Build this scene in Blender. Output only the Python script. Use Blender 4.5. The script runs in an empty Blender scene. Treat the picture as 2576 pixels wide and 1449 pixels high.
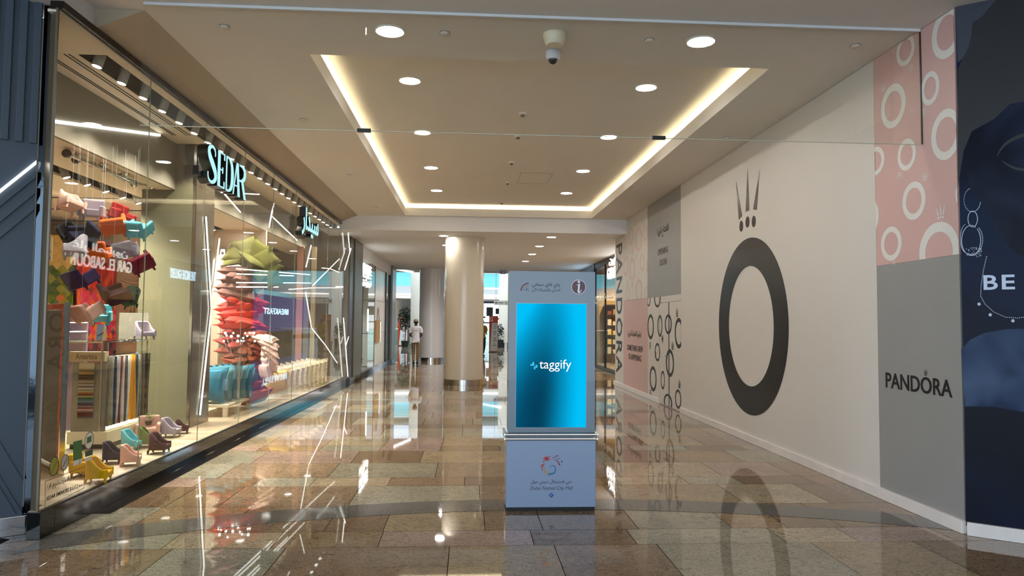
import bpy, math, random
from math import sin, cos, pi, radians, sqrt, tan
from mathutils import Vector, Matrix, Euler

# ------------------------------------------------------------------ camera
IW, IH = 2576, 1449
FPX = 1780.0
YAW, PITCH, ROLL, EYE = radians(3.47), radians(2.8), radians(0.5), 1.6
FW = Vector((sin(YAW) * cos(PITCH), cos(YAW) * cos(PITCH), sin(PITCH)))
_r0 = Vector((cos(YAW), -sin(YAW), 0)); _u0 = _r0.cross(FW)
RT = _r0 * cos(ROLL) + _u0 * sin(ROLL)
UP = -_r0 * sin(ROLL) + _u0 * cos(ROLL)
CAM = Vector((0, 0, EYE))
scene = bpy.context.scene
col = scene.collection
cd = bpy.data.cameras.new('camera'); cam = bpy.data.objects.new('camera', cd); col.objects.link(cam)
cd.sensor_width = 36; cd.lens = FPX / IW * 36; cd.clip_end = 300; cd.clip_start = 0.05
cam.matrix_world = Matrix((( RT.x, UP.x, -FW.x, 0), (RT.y, UP.y, -FW.y, 0), (RT.z, UP.z, -FW.z, EYE), (0, 0, 0, 1)))
scene.camera = cam
# ------------------------------------------------------------------ world, daylight, exposure
w = bpy.data.worlds.new('daylight'); scene.world = w; w.use_nodes = True
bg = w.node_tree.nodes['Background']; bg.inputs[0].default_value = (0.68, 0.84, 1.0, 1); bg.inputs[1].default_value = 2.3
scene.view_settings.view_transform = 'Standard'; scene.view_settings.look = 'None'
scene.view_settings.exposure = 1.06; scene.view_settings.gamma = 1; scene.view_settings.use_curve_mapping = False
cy = scene.cycles
cy.max_bounces = 8; cy.diffuse_bounces = 4; cy.glossy_bounces = 5; cy.transparent_max_bounces = 24; cy.transmission_bounces = 4
cy.use_denoising = True; cy.sample_clamp_indirect = 6.0; cy.caustics_reflective = False; cy.caustics_refractive = False
DOWN, COVE, TRACK, LEDS, EK = 125.0, 26.0, 33.0, 4.0, 0.5

# ------------------------------------------------------------------ picture to place
def ray(px, py): return FW + RT * ((px - IW / 2) / FPX) - UP * ((py - IH / 2) / FPX)
def onz(px, py, z=0.0):
    d = ray(px, py); return CAM + d * ((z - EYE) / d.z)
def onx(px, py, x):
    d = ray(px, py); return CAM + d * (x / d.x)
def ony(px, py, y):
    d = ray(px, py); return CAM + d * (y / d.y)
class Plane:
    def __init__(s, o, u, v):
        s.o, s.u, s.v = Vector(o), Vector(u).normalized(), Vector(v).normalized(); s.n = s.u.cross(s.v)
    def p(s, a, b, c=0): return s.o + s.u * a + s.v * b + s.n * c
    def pix(s, px, py):
        d = ray(px, py); t = (s.o - CAM).dot(s.n) / d.dot(s.n); q = CAM + d * t - s.o
        return (q.dot(s.u), q.dot(s.v))

# ------------------------------------------------------------------ materials
def S(r, g, b):
    f = lambda c: (c / 255) / 12.92 if c / 255 <= .04045 else ((c / 255 + .055) / 1.055) ** 2.4
    return (f(r), f(g), f(b), 1)
MATS = {}
def mat(name, color, rough=.5, metal=0, spec=.5, emit=0, ecol=None, noise=0, nscale=20, bump=0, coat=0, sheen=0):
    if name in MATS: return MATS[name]
    m = bpy.data.materials.new(name); m.use_nodes = True; nt = m.node_tree; b = nt.nodes['Principled BSDF']
    b.inputs['Base Color'].default_value = color; b.inputs['Roughness'].default_value = rough
    b.inputs['Metallic'].default_value = metal; b.inputs['Specular IOR Level'].default_value = spec
    b.inputs['Coat Weight'].default_value = coat; b.inputs['Coat Roughness'].default_value = .04; b.inputs['Sheen Weight'].default_value = sheen
    if emit:
        b.inputs['Emission Color'].default_value = ecol or color; b.inputs['Emission Strength'].default_value = emit * EK
    if noise or bump:
        tc = nt.nodes.new('ShaderNodeTexCoord'); n = nt.nodes.new('ShaderNodeTexNoise'); n.inputs['Scale'].default_value = nscale
        n.inputs['Detail'].default_value = 5; nt.links.new(tc.outputs['Object'], n.inputs['Vector'])
        if noise:
            mr = nt.nodes.new('ShaderNodeMapRange'); mr.inputs[1].default_value = .3; mr.inputs[2].default_value = .7
            mr.inputs[3].default_value = 1 - noise; mr.inputs[4].default_value = 1 + noise
            nt.links.new(n.outputs[0], mr.inputs[0])
            mx = nt.nodes.new('ShaderNodeVectorMath'); mx.operation = 'SCALE'; mx.inputs[0].default_value = color[:3]
            nt.links.new(mr.outputs[0], mx.inputs['Scale']); nt.links.new(mx.outputs[0], b.inputs['Base Color'])
        if bump:
            bp = nt.nodes.new('ShaderNodeBump'); bp.inputs['Strength'].default_value = bump; bp.inputs['Distance'].default_value = .02
            nt.links.new(n.outputs[0], bp.inputs['Height']); nt.links.new(bp.outputs[0], b.inputs['Normal'])
    MATS[name] = m; return m
def emis(name, color, s):
    if name in MATS: return MATS[name]
    m = bpy.data.materials.new(name); m.use_nodes = True; nt = m.node_tree; nt.nodes.clear()
    e = nt.nodes.new('ShaderNodeEmission'); o = nt.nodes.new('ShaderNodeOutputMaterial')
    e.inputs[0].default_value = color; e.inputs[1].default_value = s * EK; nt.links.new(e.outputs[0], o.inputs[0]); MATS[name] = m; return m
def glass(name, tint=(.96, .985, .97, 1), f0=.045, kk=.7, refl=(1, 1, 1, 1), rough=0.0, bump=0):
    if name in MATS: return MATS[name]
    m = bpy.data.materials.new(name); m.use_nodes = True; nt = m.node_tree; nt.nodes.clear(); N = nt.nodes.new; L = nt.links.new
    geo = N('ShaderNodeNewGeometry'); dot = N('ShaderNodeVectorMath'); dot.operation = 'DOT_PRODUCT'
    L(geo.outputs['Normal'], dot.inputs[0]); L(geo.outputs['Incoming'], dot.inputs[1])
    ab = N('ShaderNodeMath'); ab.operation = 'ABSOLUTE'; L(dot.outputs['Value'], ab.inputs[0])
    om = N('ShaderNodeMath'); om.operation = 'SUBTRACT'; om.inputs[0].default_value = 1; L(ab.outputs[0], om.inputs[1])
    pw = N('ShaderNodeMath'); pw.operation = 'POWER'; pw.inputs[1].default_value = 5; L(om.outputs[0], pw.inputs[0])
    ma = N('ShaderNodeMath'); ma.operation = 'MULTIPLY_ADD'; ma.inputs[1].default_value = kk; ma.inputs[2].default_value = f0; L(pw.outputs[0], ma.inputs[0])
    t = N('ShaderNodeBsdfTransparent'); t.inputs[0].default_value = tint
    g = N('ShaderNodeBsdfAnisotropic'); g.inputs['Color'].default_value = refl; g.inputs['Roughness'].default_value = rough
    if bump:
        tc = N('ShaderNodeTexCoord'); n = N('ShaderNodeTexNoise'); n.inputs['Scale'].default_value = 1.1; L(tc.outputs['Object'], n.inputs['Vector'])
        bp = N('ShaderNodeBump'); bp.inputs['Strength'].default_value = bump; bp.inputs['Distance'].default_value = .02; L(n.outputs[0], bp.inputs['Height']); L(bp.outputs[0], g.inputs['Normal'])
    x = N('ShaderNodeMixShader'); o = N('ShaderNodeOutputMaterial'); L(ma.outputs[0], x.inputs[0]); L(t.outputs[0], x.inputs[1]); L(g.outputs[0], x.inputs[2]); L(x.outputs[0], o.inputs[0])
    MATS[name] = m; return m

M_ceil = mat('ceiling paint', S(218, 213, 206), .75, noise=.015, nscale=1.5)
M_low = mat('far ceiling paint', S(226, 226, 228), .7)
M_brown = mat('taupe bulkhead paint', S(168, 152, 130), .5)
M_white = mat('white paint', S(225, 222, 216), .6)
M_wall = mat('white hoarding print', S(212, 206, 198), .42, noise=.012, nscale=.8)
M_grey = mat('grey hoarding print', S(146, 145, 142), .42, noise=.03, nscale=1.6)
M_pink = mat('pink hoarding print', S(206, 168, 161), .45)
M_pink2 = mat('pale pink hoarding print', S(206, 172, 165), .42)
M_ringw = mat('pale ring print', S(222, 220, 212), .45)
M_ringp = mat('faint pink ring print', S(214, 186, 178), .45)
M_black = mat('black print', S(26, 24, 24), .22, spec=.35)
M_ink = mat('dark ink', S(28, 26, 26), .4, spec=.3)
M_blk = mat('black polished stone', S(20, 19, 19), .05)
M_dark = mat('black metal', S(22, 21, 20), .35)
M_bronze = mat('bronze cladding', S(122, 108, 90), .22, metal=.75, noise=.05, nscale=3)
M_taupe = mat('taupe satin panel', S(128, 118, 104), .3, metal=.3)
M_olive = mat('olive wallcovering', S(104, 101, 79), .35, noise=.06, nscale=60)
M_steel = mat('brushed steel', S(190, 186, 178), .18, metal=1)
M_mirror = mat('wavy mirror steel', S(64, 72, 80), .08, metal=1, bump=.25, nscale=1.6)
M_chrome = mat('chrome', S(215, 215, 215), .06, metal=1)
M_blue = mat('blue grey ribbed cladding', S(58, 69, 82), .45)
M_kiosk = mat('kiosk paint', S(94, 109, 122), .25, coat=.3)
M_kiosk2 = mat('kiosk lower paint', S(122, 140, 168), .2, coat=.4)
M_marble = mat('marble skirting', S(225, 216, 210), .3, noise=.05, nscale=7)
M_lamp = emis('downlight lens', (1, .95, .87, 1), DOWN)
M_cove = emis('cove strip light', (1, .84, .52, 1), COVE)
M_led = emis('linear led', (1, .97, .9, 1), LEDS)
M_track = emis('track lens', (1, .95, .85, 1), 9)
M_signface = emis('sign face', S(186, 246, 250), 1.0)
M_signwhite = emis('white lit sign', (1, .96, .88, 1), 5.0)
M_signblue = emis('blue white lit sign', (.5, .76, 1, 1), 6.0)
M_glass = glass('shop glass', f0=.022, kk=.45, tint=(.95, .97, .95, 1))
M_baffle = glass('baffle glass', f0=.035, tint=(.965, .97, .955, 1))
M_rail = glass('balustrade glass', tint=(.72, .9, .88, 1), f0=.06)
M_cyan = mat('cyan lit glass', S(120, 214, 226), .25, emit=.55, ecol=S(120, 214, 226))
M_col = mat('cream column paint', S(222, 212, 194), .18, coat=.25)
M_colw = mat('white column paint', S(222, 222, 226), .2, coat=.25)
M_wood = None

# ------------------------------------------------------------------ mesh builder
def worldoff(p):
    v = Vector((0, 0, 0))
    while p is not None:
        v += p.location; p = p.parent
    return v
class MB:
    def __init__(s): s.v = []; s.f = []; s.c = []
    def add(s, vs, fs, c=None):
        n = len(s.v); s.v += [Vector(q) for q in vs]; s.f += [tuple(n + i for i in f) for f in fs]; s.c += [c] * len(fs); return s
    def box(s, x0, x1, y0, y1, z0, z1, c=None):
        return s.add([(x0, y0, z0), (x1, y0, z0), (x1, y1, z0), (x0, y1, z0), (x0, y0, z1), (x1, y0, z1), (x1, y1, z1), (x0, y1, z1)],
                     [(0, 3, 2, 1), (4, 5, 6, 7), (0, 1, 5, 4), (1, 2, 6, 5), (2, 3, 7, 6), (3, 0, 4, 7)], c)
    def pbox(s, P, a0, a1, b0, b1, c0, c1, c=None):
        q = [P.p(a, b, k) for k in (c0, c1) for a, b in ((a0, b0), (a1, b0), (a1, b1), (a0, b1))]
        return s.add(q, [(0, 3, 2, 1), (4, 5, 6, 7), (0, 1, 5, 4), (1, 2, 6, 5), (2, 3, 7, 6), (3, 0, 4, 7)], c)
    def poly(s, P, pts, c0=0, c1=.003, c=None):
        ar = sum(pts[i][0] * pts[(i + 1) % len(pts)][1] - pts[(i + 1) % len(pts)][0] * pts[i][1] for i in range(len(pts)))
        if ar < 0: pts = pts[::-1]
        n = len(pts); q = [P.p(a, b, c0) for a, b in pts] + [P.p(a, b, c1) for a, b in pts]
        return s.add(q, [tuple(range(n - 1, -1, -1)), tuple(range(n, 2 * n))] + [(i, (i + 1) % n, n + (i + 1) % n, n + i) for i in range(n)], c)
    def ring(s, P, cx, cy, ra, rb, ia, ib, c0=0, c1=.003, clip=None, n=48, dy=0, c=None, a0=0, a1=2 * pi):
        q = []; full = abs(a1 - a0 - 2 * pi) < 1e-6; m = n if full else n + 1
        for i in range(m):
            t = a0 + (a1 - a0) * i / n
            for (u, v) in ((cx + ra * cos(t), cy + rb * sin(t)), (cx + ia * cos(t), cy + dy + ib * sin(t))):
                if clip: u = min(max(u, clip[0]), clip[1]); v = min(max(v, clip[2]), clip[3])
                q += [P.p(u, v, c0), P.p(u, v, c1)]
        fs = []
        for i in range(n):
            a = 4 * i; b = 4 * ((i + 1) % m)
            fs += [(a + 1, b + 1, b + 3, a + 3), (a, a + 2, b + 2, b), (a, b, b + 1, a + 1), (a + 2, a + 3, b + 3, b + 2)]
        return s.add(q, fs, c)
    def disc(s, P, cx, cy, ra, rb=None, c0=0, c1=.003, n=28, clip=None):
        rb = rb or ra; pts = [(cx + ra * cos(2 * pi * i / n), cy + rb * sin(2 * pi * i / n)) for i in range(n)]
        if clip: pts = [(min(max(u, clip[0]), clip[1]), min(max(v, clip[2]), clip[3])) for u, v in pts]
        return s.poly(P, pts, c0, c1)
    def stroke(s, P, pts, ws, c0=0, c1=.003, sub=5):
        # variable width ribbon through points (catmull rom)
        if len(pts) > 2 and sub > 1:
            o, ow = [], []
            for i in range(len(pts) - 1):
                p0 = pts[max(i - 1, 0)]; p1 = pts[i]; p2 = pts[i + 1]; p3 = pts[min(i + 2, len(pts) - 1)]
                for k in range(sub):
                    t = k / sub
                    o.append(tuple(.5 * (2 * p1[j] + (-p0[j] + p2[j]) * t + (2 * p0[j] - 5 * p1[j] + 4 * p2[j] - p3[j]) * t * t + (-p0[j] + 3 * p1[j] - 3 * p2[j] + p3[j]) * t ** 3) for j in (0, 1)))
                    ow.append(ws[i] * (1 - t) + ws[i + 1] * t)
            o.append(pts[-1]); ow.append(ws[-1]); pts, ws = o, ow
        n = len(pts); q = []
        for i in range(n):
            a = pts[max(i - 1, 0)]; b = pts[min(i + 1, n - 1)]; dx, dy = b[0] - a[0], b[1] - a[1]; L = sqrt(dx * dx + dy * dy) or 1
            nx, ny = -dy / L * ws[i] / 2, dx / L * ws[i] / 2
            for sg in (1, -1):
                for cc in (c0, c1): q.append(P.p(pts[i][0] + sg * nx, pts[i][1] + sg * ny, cc))
        fs = [(0, 1, 3, 2), (4 * n - 4, 4 * n - 2, 4 * n - 1, 4 * n - 3)]
        for i in range(n - 1):
            a = 4 * i; b = a + 4
            fs += [(a + 1, a + 3, b + 3, b + 1)[::-1], (a, b, b + 2, a + 2)[::-1], (a, a + 1, b + 1, b)[::-1], (a + 2, b + 2, b + 3, a + 3)[::-1]]
        return s.add(q, fs)
    def tube(s, pts, r, n=8, cap=True):
        pts = [Vector(p) for p in pts]; rs = r if isinstance(r, (list, tuple)) else [r] * len(pts); q = []
        for i, p in enumerate(pts):
            d = (pts[min(i + 1, len(pts) - 1)] - pts[max(i - 1, 0)]).normalized()
            a = d.cross(Vector((0, 0, 1)) if abs(d.z) < .9 else Vector((1, 0, 0))).normalized(); b = d.cross(a)
            for k in range(n):
                t = 2 * pi * k / n; q.append(p + (a * cos(t) + b * sin(t)) * rs[i])
        fs = [(i * n + k, i * n + (k + 1) % n, (i + 1) * n + (k + 1) % n, (i + 1) * n + k) for i in range(len(pts) - 1) for k in range(n)]
        if cap: fs += [tuple(range(n))[::-1], tuple((len(pts) - 1) * n + k for k in range(n))]
        return s.add(q, fs)
    def lathe(s, c, prof, n=32, caps=True):
        q = [(c[0] + r * cos(2 * pi * k / n), c[1] + r * sin(2 * pi * k / n), c[2] + z) for r, z in prof for k in range(n)]
        fs = [(i * n + k, i * n + (k + 1) % n, (i + 1) * n + (k + 1) % n, (i + 1) * n + k) for i in range(len(prof) - 1) for k in range(n)]
        if caps: fs += [tuple(range(n))[::-1], tuple((len(prof) - 1) * n + k for k in range(n))]
        return s.add(q, fs)
    def sphere(s, c, r, n=12, m=8, sc=(1, 1, 1)):
        c = Vector(c); q = []
        for i in range(1, m):
            t = pi * i / m
            for k in range(n): q.append(c + Vector((r * sin(t) * cos(2 * pi * k / n) * sc[0], r * sin(t) * sin(2 * pi * k / n) * sc[1], r * cos(t) * sc[2])))
        q += [c + Vector((0, 0, r * sc[2])), c - Vector((0, 0, r * sc[2]))]; a = len(q) - 2
        fs = [(i * n + k, (i + 1) * n + k, (i + 1) * n + (k + 1) % n, i * n + (k + 1) % n) for i in range(m - 2) for k in range(n)]
        fs += [(a, k, (k + 1) % n) for k in range(n)] + [(a + 1, (m - 2) * n + (k + 1) % n, (m - 2) * n + k) for k in range(n)]
        return s.add(q, fs)
    def text(s, P, st, a0, a1, b0, b1, c0=0, c1=.003, bold=0.0, shear=0, keep=False, space=1.0):
        vs, fs = textmesh(st, bold, shear, space)
        x0 = min(v[0] for v in vs); x1 = max(v[0] for v in vs); y0 = min(v[1] for v in vs); y1 = max(v[1] for v in vs)
        sx = (a1 - a0) / (x1 - x0); sy = (b1 - b0) / (y1 - y0)
        if keep: sy = sx
        q = [P.p(a0 + (x - x0) * sx, b0 + (y - y0) * sy, c1 if z > 0 else c0) for x, y, z in vs]
        return s.add(q, fs)
    def build(s, name, m, parent=None, smooth=False, bevel=0, attr=False, sub=0, inv=None):
        me = bpy.data.meshes.new(name); off = worldoff(parent) if parent is not None else Vector((0, 0, 0))
        me.from_pydata([tuple((inv @ (v - off)) if inv else (v - off)) for v in s.v], [], s.f)
        ms = m if isinstance(m, (list, tuple)) else [m]
        for k in ms: me.materials.append(k)
        if attr:
            ca = me.color_attributes.new('tint', 'FLOAT_COLOR', 'CORNER')
            for p in me.polygons:
                c = s.c[p.index] or (0.5, .5, .5)
                for li in p.loop_indices: ca.data[li].color = (c[0], c[1], c[2], 1)
        me.update()
        if smooth:
            me.polygons.foreach_set('use_smooth', [True] * len(me.polygons))
            try: me.set_sharp_from_angle(angle=radians(40))
            except Exception: pass
        o = bpy.data.objects.new(name, me); col.objects.link(o)
        if parent is not None: o.parent = parent
        if bevel:
            b = o.modifiers.new('bevel', 'BEVEL'); b.width = bevel; b.segments = 3; b.limit_method = 'ANGLE'
        if sub:
            b = o.modifiers.new('subsurf', 'SUBSURF'); b.levels = sub; b.render_levels = sub
        return o
_tc = {}
def textmesh(st, bold, shear, space):
    k = (st, bold, shear, space)
    if k in _tc: return _tc[k]
    c = bpy.data.curves.new('lettering', 'FONT'); c.body = st; c.extrude = .1; c.offset = bold; c.resolution_u = 3; c.shear = shear; c.space_character = space
    o = bpy.data.objects.new('lettering', c); col.objects.link(o); dg = bpy.context.evaluated_depsgraph_get(); dg.update()
    e = o.evaluated_get(dg); m = e.to_mesh(); r = ([tuple(v.co) for v in m.vertices], [tuple(p.vertices) for p in m.polygons])
    e.to_mesh_clear(); bpy.data.objects.remove(o); bpy.data.curves.remove(c); _tc[k] = r; return r
# arabic letters joined and laid right to left
_AR = {0x627: (0xFE8D, 0), 0x628: (0xFE8F, 1), 0x629: (0xFE93, 0), 0x62A: (0xFE95, 1), 0x62B: (0xFE99, 1), 0x62C: (0xFE9D, 1), 0x62D: (0xFEA1, 1), 0x62E: (0xFEA5, 1), 0x62F: (0xFEA9, 0), 0x631: (0xFEAD, 0), 0x632: (0xFEAF, 0), 0x633: (0xFEB1, 1), 0x634: (0xFEB5, 1), 0x635: (0xFEB9, 1), 0x639: (0xFEC9, 1), 0x63A: (0xFECD, 1), 0x641: (0xFED1, 1), 0x642: (0xFED5, 1), 0x643: (0xFED9, 1), 0x644: (0xFEDD, 1), 0x645: (0xFEE1, 1), 0x646: (0xFEE5, 1), 0x647: (0xFEE9, 1), 0x648: (0xFEED, 0), 0x64A: (0xFEF1, 1), 0x622: (0xFE81, 0), 0x623: (0xFE83, 0)}
def arab(t):
    out = []; cs = [ord(c) for c in t]; i = 0; items = []
    while i < len(cs):
        if cs[i] == 0x644 and i + 1 < len(cs) and cs[i + 1] in (0x627, 0x622, 0x623):
            items.append(({0x627: 0xFEFB, 0x622: 0xFEF5, 0x623: 0xFEF7}[cs[i + 1]], 0)); i += 2; continue
        items.append(_AR.get(cs[i], (cs[i], -1))); i += 1
    for k, (b, j) in enumerate(items):
        if j < 0: out.append(chr(b)); continue
        pv = k > 0 and items[k - 1][1] == 1; nx = j == 1 and k + 1 < len(items) and items[k + 1][1] >= 0
        out.append(chr(b + (3 if pv and nx else 1 if pv else 2 if nx else 0)) if j == 1 else chr(b + (1 if pv else 0)))
    return ''.join(out[::-1])

# ------------------------------------------------------------------ scene bookkeeping
def tag(o, label, cat, group=None):
    o['label'] = label; o['category'] = cat
    if group: o['group'] = group
    return o
def thing(name, label, cat, loc=(0, 0, 0), group=None):
    o = bpy.data.objects.new(name, None); o.empty_display_size = .1; col.objects.link(o); o.location = Vector(loc); return tag(o, label, cat, group)
def struct(o): o['kind'] = 'structure'; return o
def dup(root, loc, label, group=None):
    r = root.copy(); col.objects.link(r); r.location = Vector(loc); r['label'] = label
    for ch in list(root.children):
        c = ch.copy(); col.objects.link(c); c.parent = r
        for g in list(ch.children):
            d = g.copy(); col.objects.link(d); d.parent = c
    return r
def spot(name, loc, aim, power, color=(1, .92, .8), ang=80, parent=None, rad=.03, blend=.6):
    l = bpy.data.lights.new(name, 'SPOT'); l.energy = power; l.color = color; l.spot_size = radians(ang); l.spot_blend = blend; l.shadow_soft_size = rad
    o = bpy.data.objects.new(name, l); col.objects.link(o); loc = Vector(loc)
    if parent is not None: o.parent = parent; loc = loc - worldoff(parent)
    o.location = loc; o.rotation_euler = (Vector(aim)).to_track_quat('-Z', 'Y').to_euler(); return o
XR, XL, H, HT, HL = 3.85, -3.1, 4.15, 4.42, 3.80
rnd = random.Random(7)

# ================================================================== FLOOR
def floor_material():
    m = bpy.data.materials.new('polished granite tiles'); m.use_nodes = True; nt = m.node_tree; N = nt.nodes.new; L = nt.links.new
    b = nt.nodes['Principled BSDF']; at = N('ShaderNodeVertexColor'); at.layer_name = 'tint'; tc = N('ShaderNodeTexCoord')
    n1 = N('ShaderNodeTexNoise'); n1.inputs['Scale'].default_value = 90; n1.inputs['Detail'].default_value = 4; n1.inputs['Roughness'].default_value = .7
    mp = N('ShaderNodeMapping'); mp.inputs['Scale'].default_value = (12, 24, 1); mp.inputs['Rotation'].default_value = (0, 0, .45)
    n2 = N('ShaderNodeTexNoise'); n2.inputs['Scale'].default_value = 1.0; n2.inputs['Detail'].default_value = 7; n2.inputs['Distortion'].default_value = 2.2; n2.inputs['Roughness'].default_value = .7
    n3 = N('ShaderNodeTexNoise'); n3.inputs['Scale'].default_value = 1.7; n3.inputs['Detail'].default_value = 3
    L(tc.outputs['Object'], n1.inputs['Vector']); L(tc.outputs['Object'], mp.inputs[0]); L(mp.outputs[0], n2.inputs['Vector']); L(tc.outputs['Object'], n3.inputs['Vector'])
    def mr(src, a, b_, c, d):
        k = N('ShaderNodeMapRange'); L(src, k.inputs[0]); k.inputs[1].default_value = a; k.inputs[2].default_value = b_; k.inputs[3].default_value = c; k.inputs[4].default_value = d; return k.outputs[0]
    def mul(x, y):
        k = N('ShaderNodeMath'); k.operation = 'MULTIPLY'; L(x, k.inputs[0]); L(y, k.inputs[1]); return k.outputs[0]
    f = mul(mul(mr(n1.outputs[0], .34, .64, .6, 1.35), mr(n2.outputs[0], .36, .52, .48, 1.12)), mr(n3.outputs[0], .3, .7, .85, 1.15))
    vm = N('ShaderNodeVectorMath'); vm.operation = 'SCALE'; L(at.outputs['Color'], vm.inputs[0]); L(f, vm.inputs['Scale']); L(vm.outputs[0], b.inputs['Base Color'])
    b.inputs['Roughness'].default_value = .025; b.inputs['Specular IOR Level'].default_value = .6
    bp = N('ShaderNodeBump'); bp.inputs['Strength'].default_value = .006; bp.inputs['Distance'].default_value = .01
    n4 = N('ShaderNodeTexNoise'); n4.inputs['Scale'].default_value = 5; L(tc.outputs['Object'], n4.inputs['Vector']); L(n4.outputs[0], bp.inputs['Height']); L(bp.outputs[0], b.inputs['Normal'])
    return m
M_floor = floor_material()
M_grout = mat('dark grout', S(22, 19, 16), .9, spec=.1)
pal = [S(154, 128, 98), S(166, 144, 112), S(156, 147, 126), S(144, 121, 98), S(164, 139, 124), S(172, 154, 126), S(140, 115, 88), S(160, 154, 136), S(130, 106, 82)]
fb = MB(); ys = []
base = 7.04; k = -7
while base + 1.88 * k < 62:
    ys += [base + 1.88 * k + o for o in (0, .375, 1.13)]; k += 1
lastc = None
for i in range(len(ys) - 1):
    y0, y1 = ys[i], ys[i + 1]
    xa, xb = (-7, 8) if y0 < 4.3 else ((-3.3, 5.2) if y0 < 5.4 else ((-3.12, 4.6) if y0 < 29.5 else (-14, 14)))
    narrow = (y1 - y0) < .5; x = xa - rnd.random() * .7
    while x < xb:
        wd = rnd.choice([.55, .75, .75, 1.12] if narrow else [.75, .78, 1.1, 1.15, .45])
        c = rnd.choice([q for q in pal if q is not lastc]); lastc = c
        g_ = .0028; X0, X1 = max(x, xa) + g_, min(x + wd, xb) - g_; tx, ty = rnd.uniform(-.0005, .0005), rnd.uniform(-.0006, .0006); hz = lambda xx, yy: -.0007 + tx * (xx - (X0 + X1) / 2) + ty * (yy - (y0 + y1) / 2)
        fv = rnd.uniform(.74, .98); fb.add([(a_, b_, hz(a_, b_)) for a_, b_ in ((X0, y0 + g_), (X1, y0 + g_), (X1, y1 - g_), (X0, y1 - g_))], [(0, 1, 2, 3)], tuple(v * fv for v in c[:3]))
        x += wd
nt_ = len(fb.f)
fb.box(-14, 14, -7, 62, -.06, -.0035, (.02, .016, .012))
fl = fb.build('floor', [M_floor, M_grout], attr=True); struct(fl)
for p in fl.data.polygons:
    if p.index >= nt_: p.material_index = 1
# curved grey band set in the tiles
M_band = mat('grey granite band', S(98, 95, 90), .05, noise=.22, nscale=70)
M_edge = mat('black granite border', S(26, 24, 23), .05, noise=.2, nscale=90)
Pf = Plane((0, 0, 0), (1, 0, 0), (0, 1, 0))
bb = MB(); cx, cyy, Ro, Ri = .70, -1.30, 7.80, 7.42
nseg = 12; ta, tb = radians(32), radians(137)
for i in range(nseg):
    a = ta + (tb - ta) * i / nseg + .0004; b = ta + (tb - ta) * (i + 1) / nseg - .0004
    m_ = 8; q = []
    for j in range(m_ + 1):
        t = a + (b - a) * j / m_
        q += [(min(max(cx + R_ * cos(t), -3.08), 3.82), cyy + R_ * sin(t), .0012) for R_ in (Ri, Ro)]
    bb.add(q, [(2 * j, 2 * j + 1, 2 * j + 3, 2 * j + 2)[::-1] for j in range(m_)])
struct(bb.build('trim_1', M_band))
b2 = MB(); b2.add([(-2.93, 6.1, .0008), (-3.1, 6.1, .0008), (-3.1, 20.5, .0008), (-2.93, 20.5, .0008)], [(0, 3, 2, 1)])
b2.add([(-2.88, 20.5, .0008), (-3.1, 20.5, .0008), (-3.1, 30, .0008), (-2.88, 30, .0008)], [(0, 3, 2, 1)])
struct(b2.build('trim_2', M_edge))

# ================================================================== CEILING
ox0, ox1, oy0, oy1 = -1.55, 2.96, 6.77, 16.98
c = MB()
c.box(-3.12, ox0 - .02, 5.8, 17.15, H, H + .04); c.box(ox1 + .02, XR + .3, 5.8, 17.15, H, H + .04)
c.box(ox0 - .02, ox1 + .02, 5.8, oy0 - .02, H, H + .04); c.box(ox0 - .02, ox1 + .02, oy1 + .02, 17.15, H, H + .04)
c.box(-8, 8, -7, 5.8, H, H + .04)
t_ = .02  # lips round the raised tray
c.box(ox0 - t_, ox0, oy0 - t_, oy1 + t_, H, 4.33); c.box(ox1, ox1 + t_, oy0 - t_, oy1 + t_, H, 4.33)
c.box(ox0, ox1, oy0 - t_, oy0, H, 4.33); c.box(ox0, ox1, oy1, oy1 + t_, H, 4.33)
pk = .32
c.box(ox0 - pk, ox1 + pk, oy0 - pk, oy1 + pk, HT, HT + .04)
c.box(ox0 - pk - .02, ox0 - pk, oy0 - pk, oy1 + pk, H + .04, HT); c.box(ox1 + pk, ox1 + pk + .02, oy0 - pk, oy1 + pk, H + .04, HT)
c.box(ox0 - pk, ox1 + pk, oy0 - pk - .02, oy0 - pk, H + .04, HT); c.box(ox0 - pk, ox1 + pk, oy1 + pk, oy1 + pk + .02, H + .04, HT)
struct(c.build('ceiling', M_ceil))
# the pocket the strip lights lie in
lb = MB(); g = .08
lb.box(ox0 - g - .03, ox0 - g, oy0, oy1, 4.285, 4.30); lb.box(ox1 + g, ox1 + g + .03, oy0, oy1, 4.285, 4.30)
lb.box(ox0, ox1, oy1 + g, oy1 + g + .03, 4.285, 4.30); lb.box(ox0, ox1, oy0 - g - .03, oy0 - g, 4.285, 4.30)
tag(lb.build('cove_light', M_cove), 'warm strip light glowing round the raised rectangular ceiling tray', 'light')
c = MB(); c.box(-3.6, 6.5, 17.15, 30.2, HL, HL + .04); c.box(-3.12, 4.6, 17.12, 17.15, HL, H + .04)
c.box(-4.5, -3.6, 22, 30.2, HL, HL + .04)
struct(c.build('ceiling', M_low))
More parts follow.
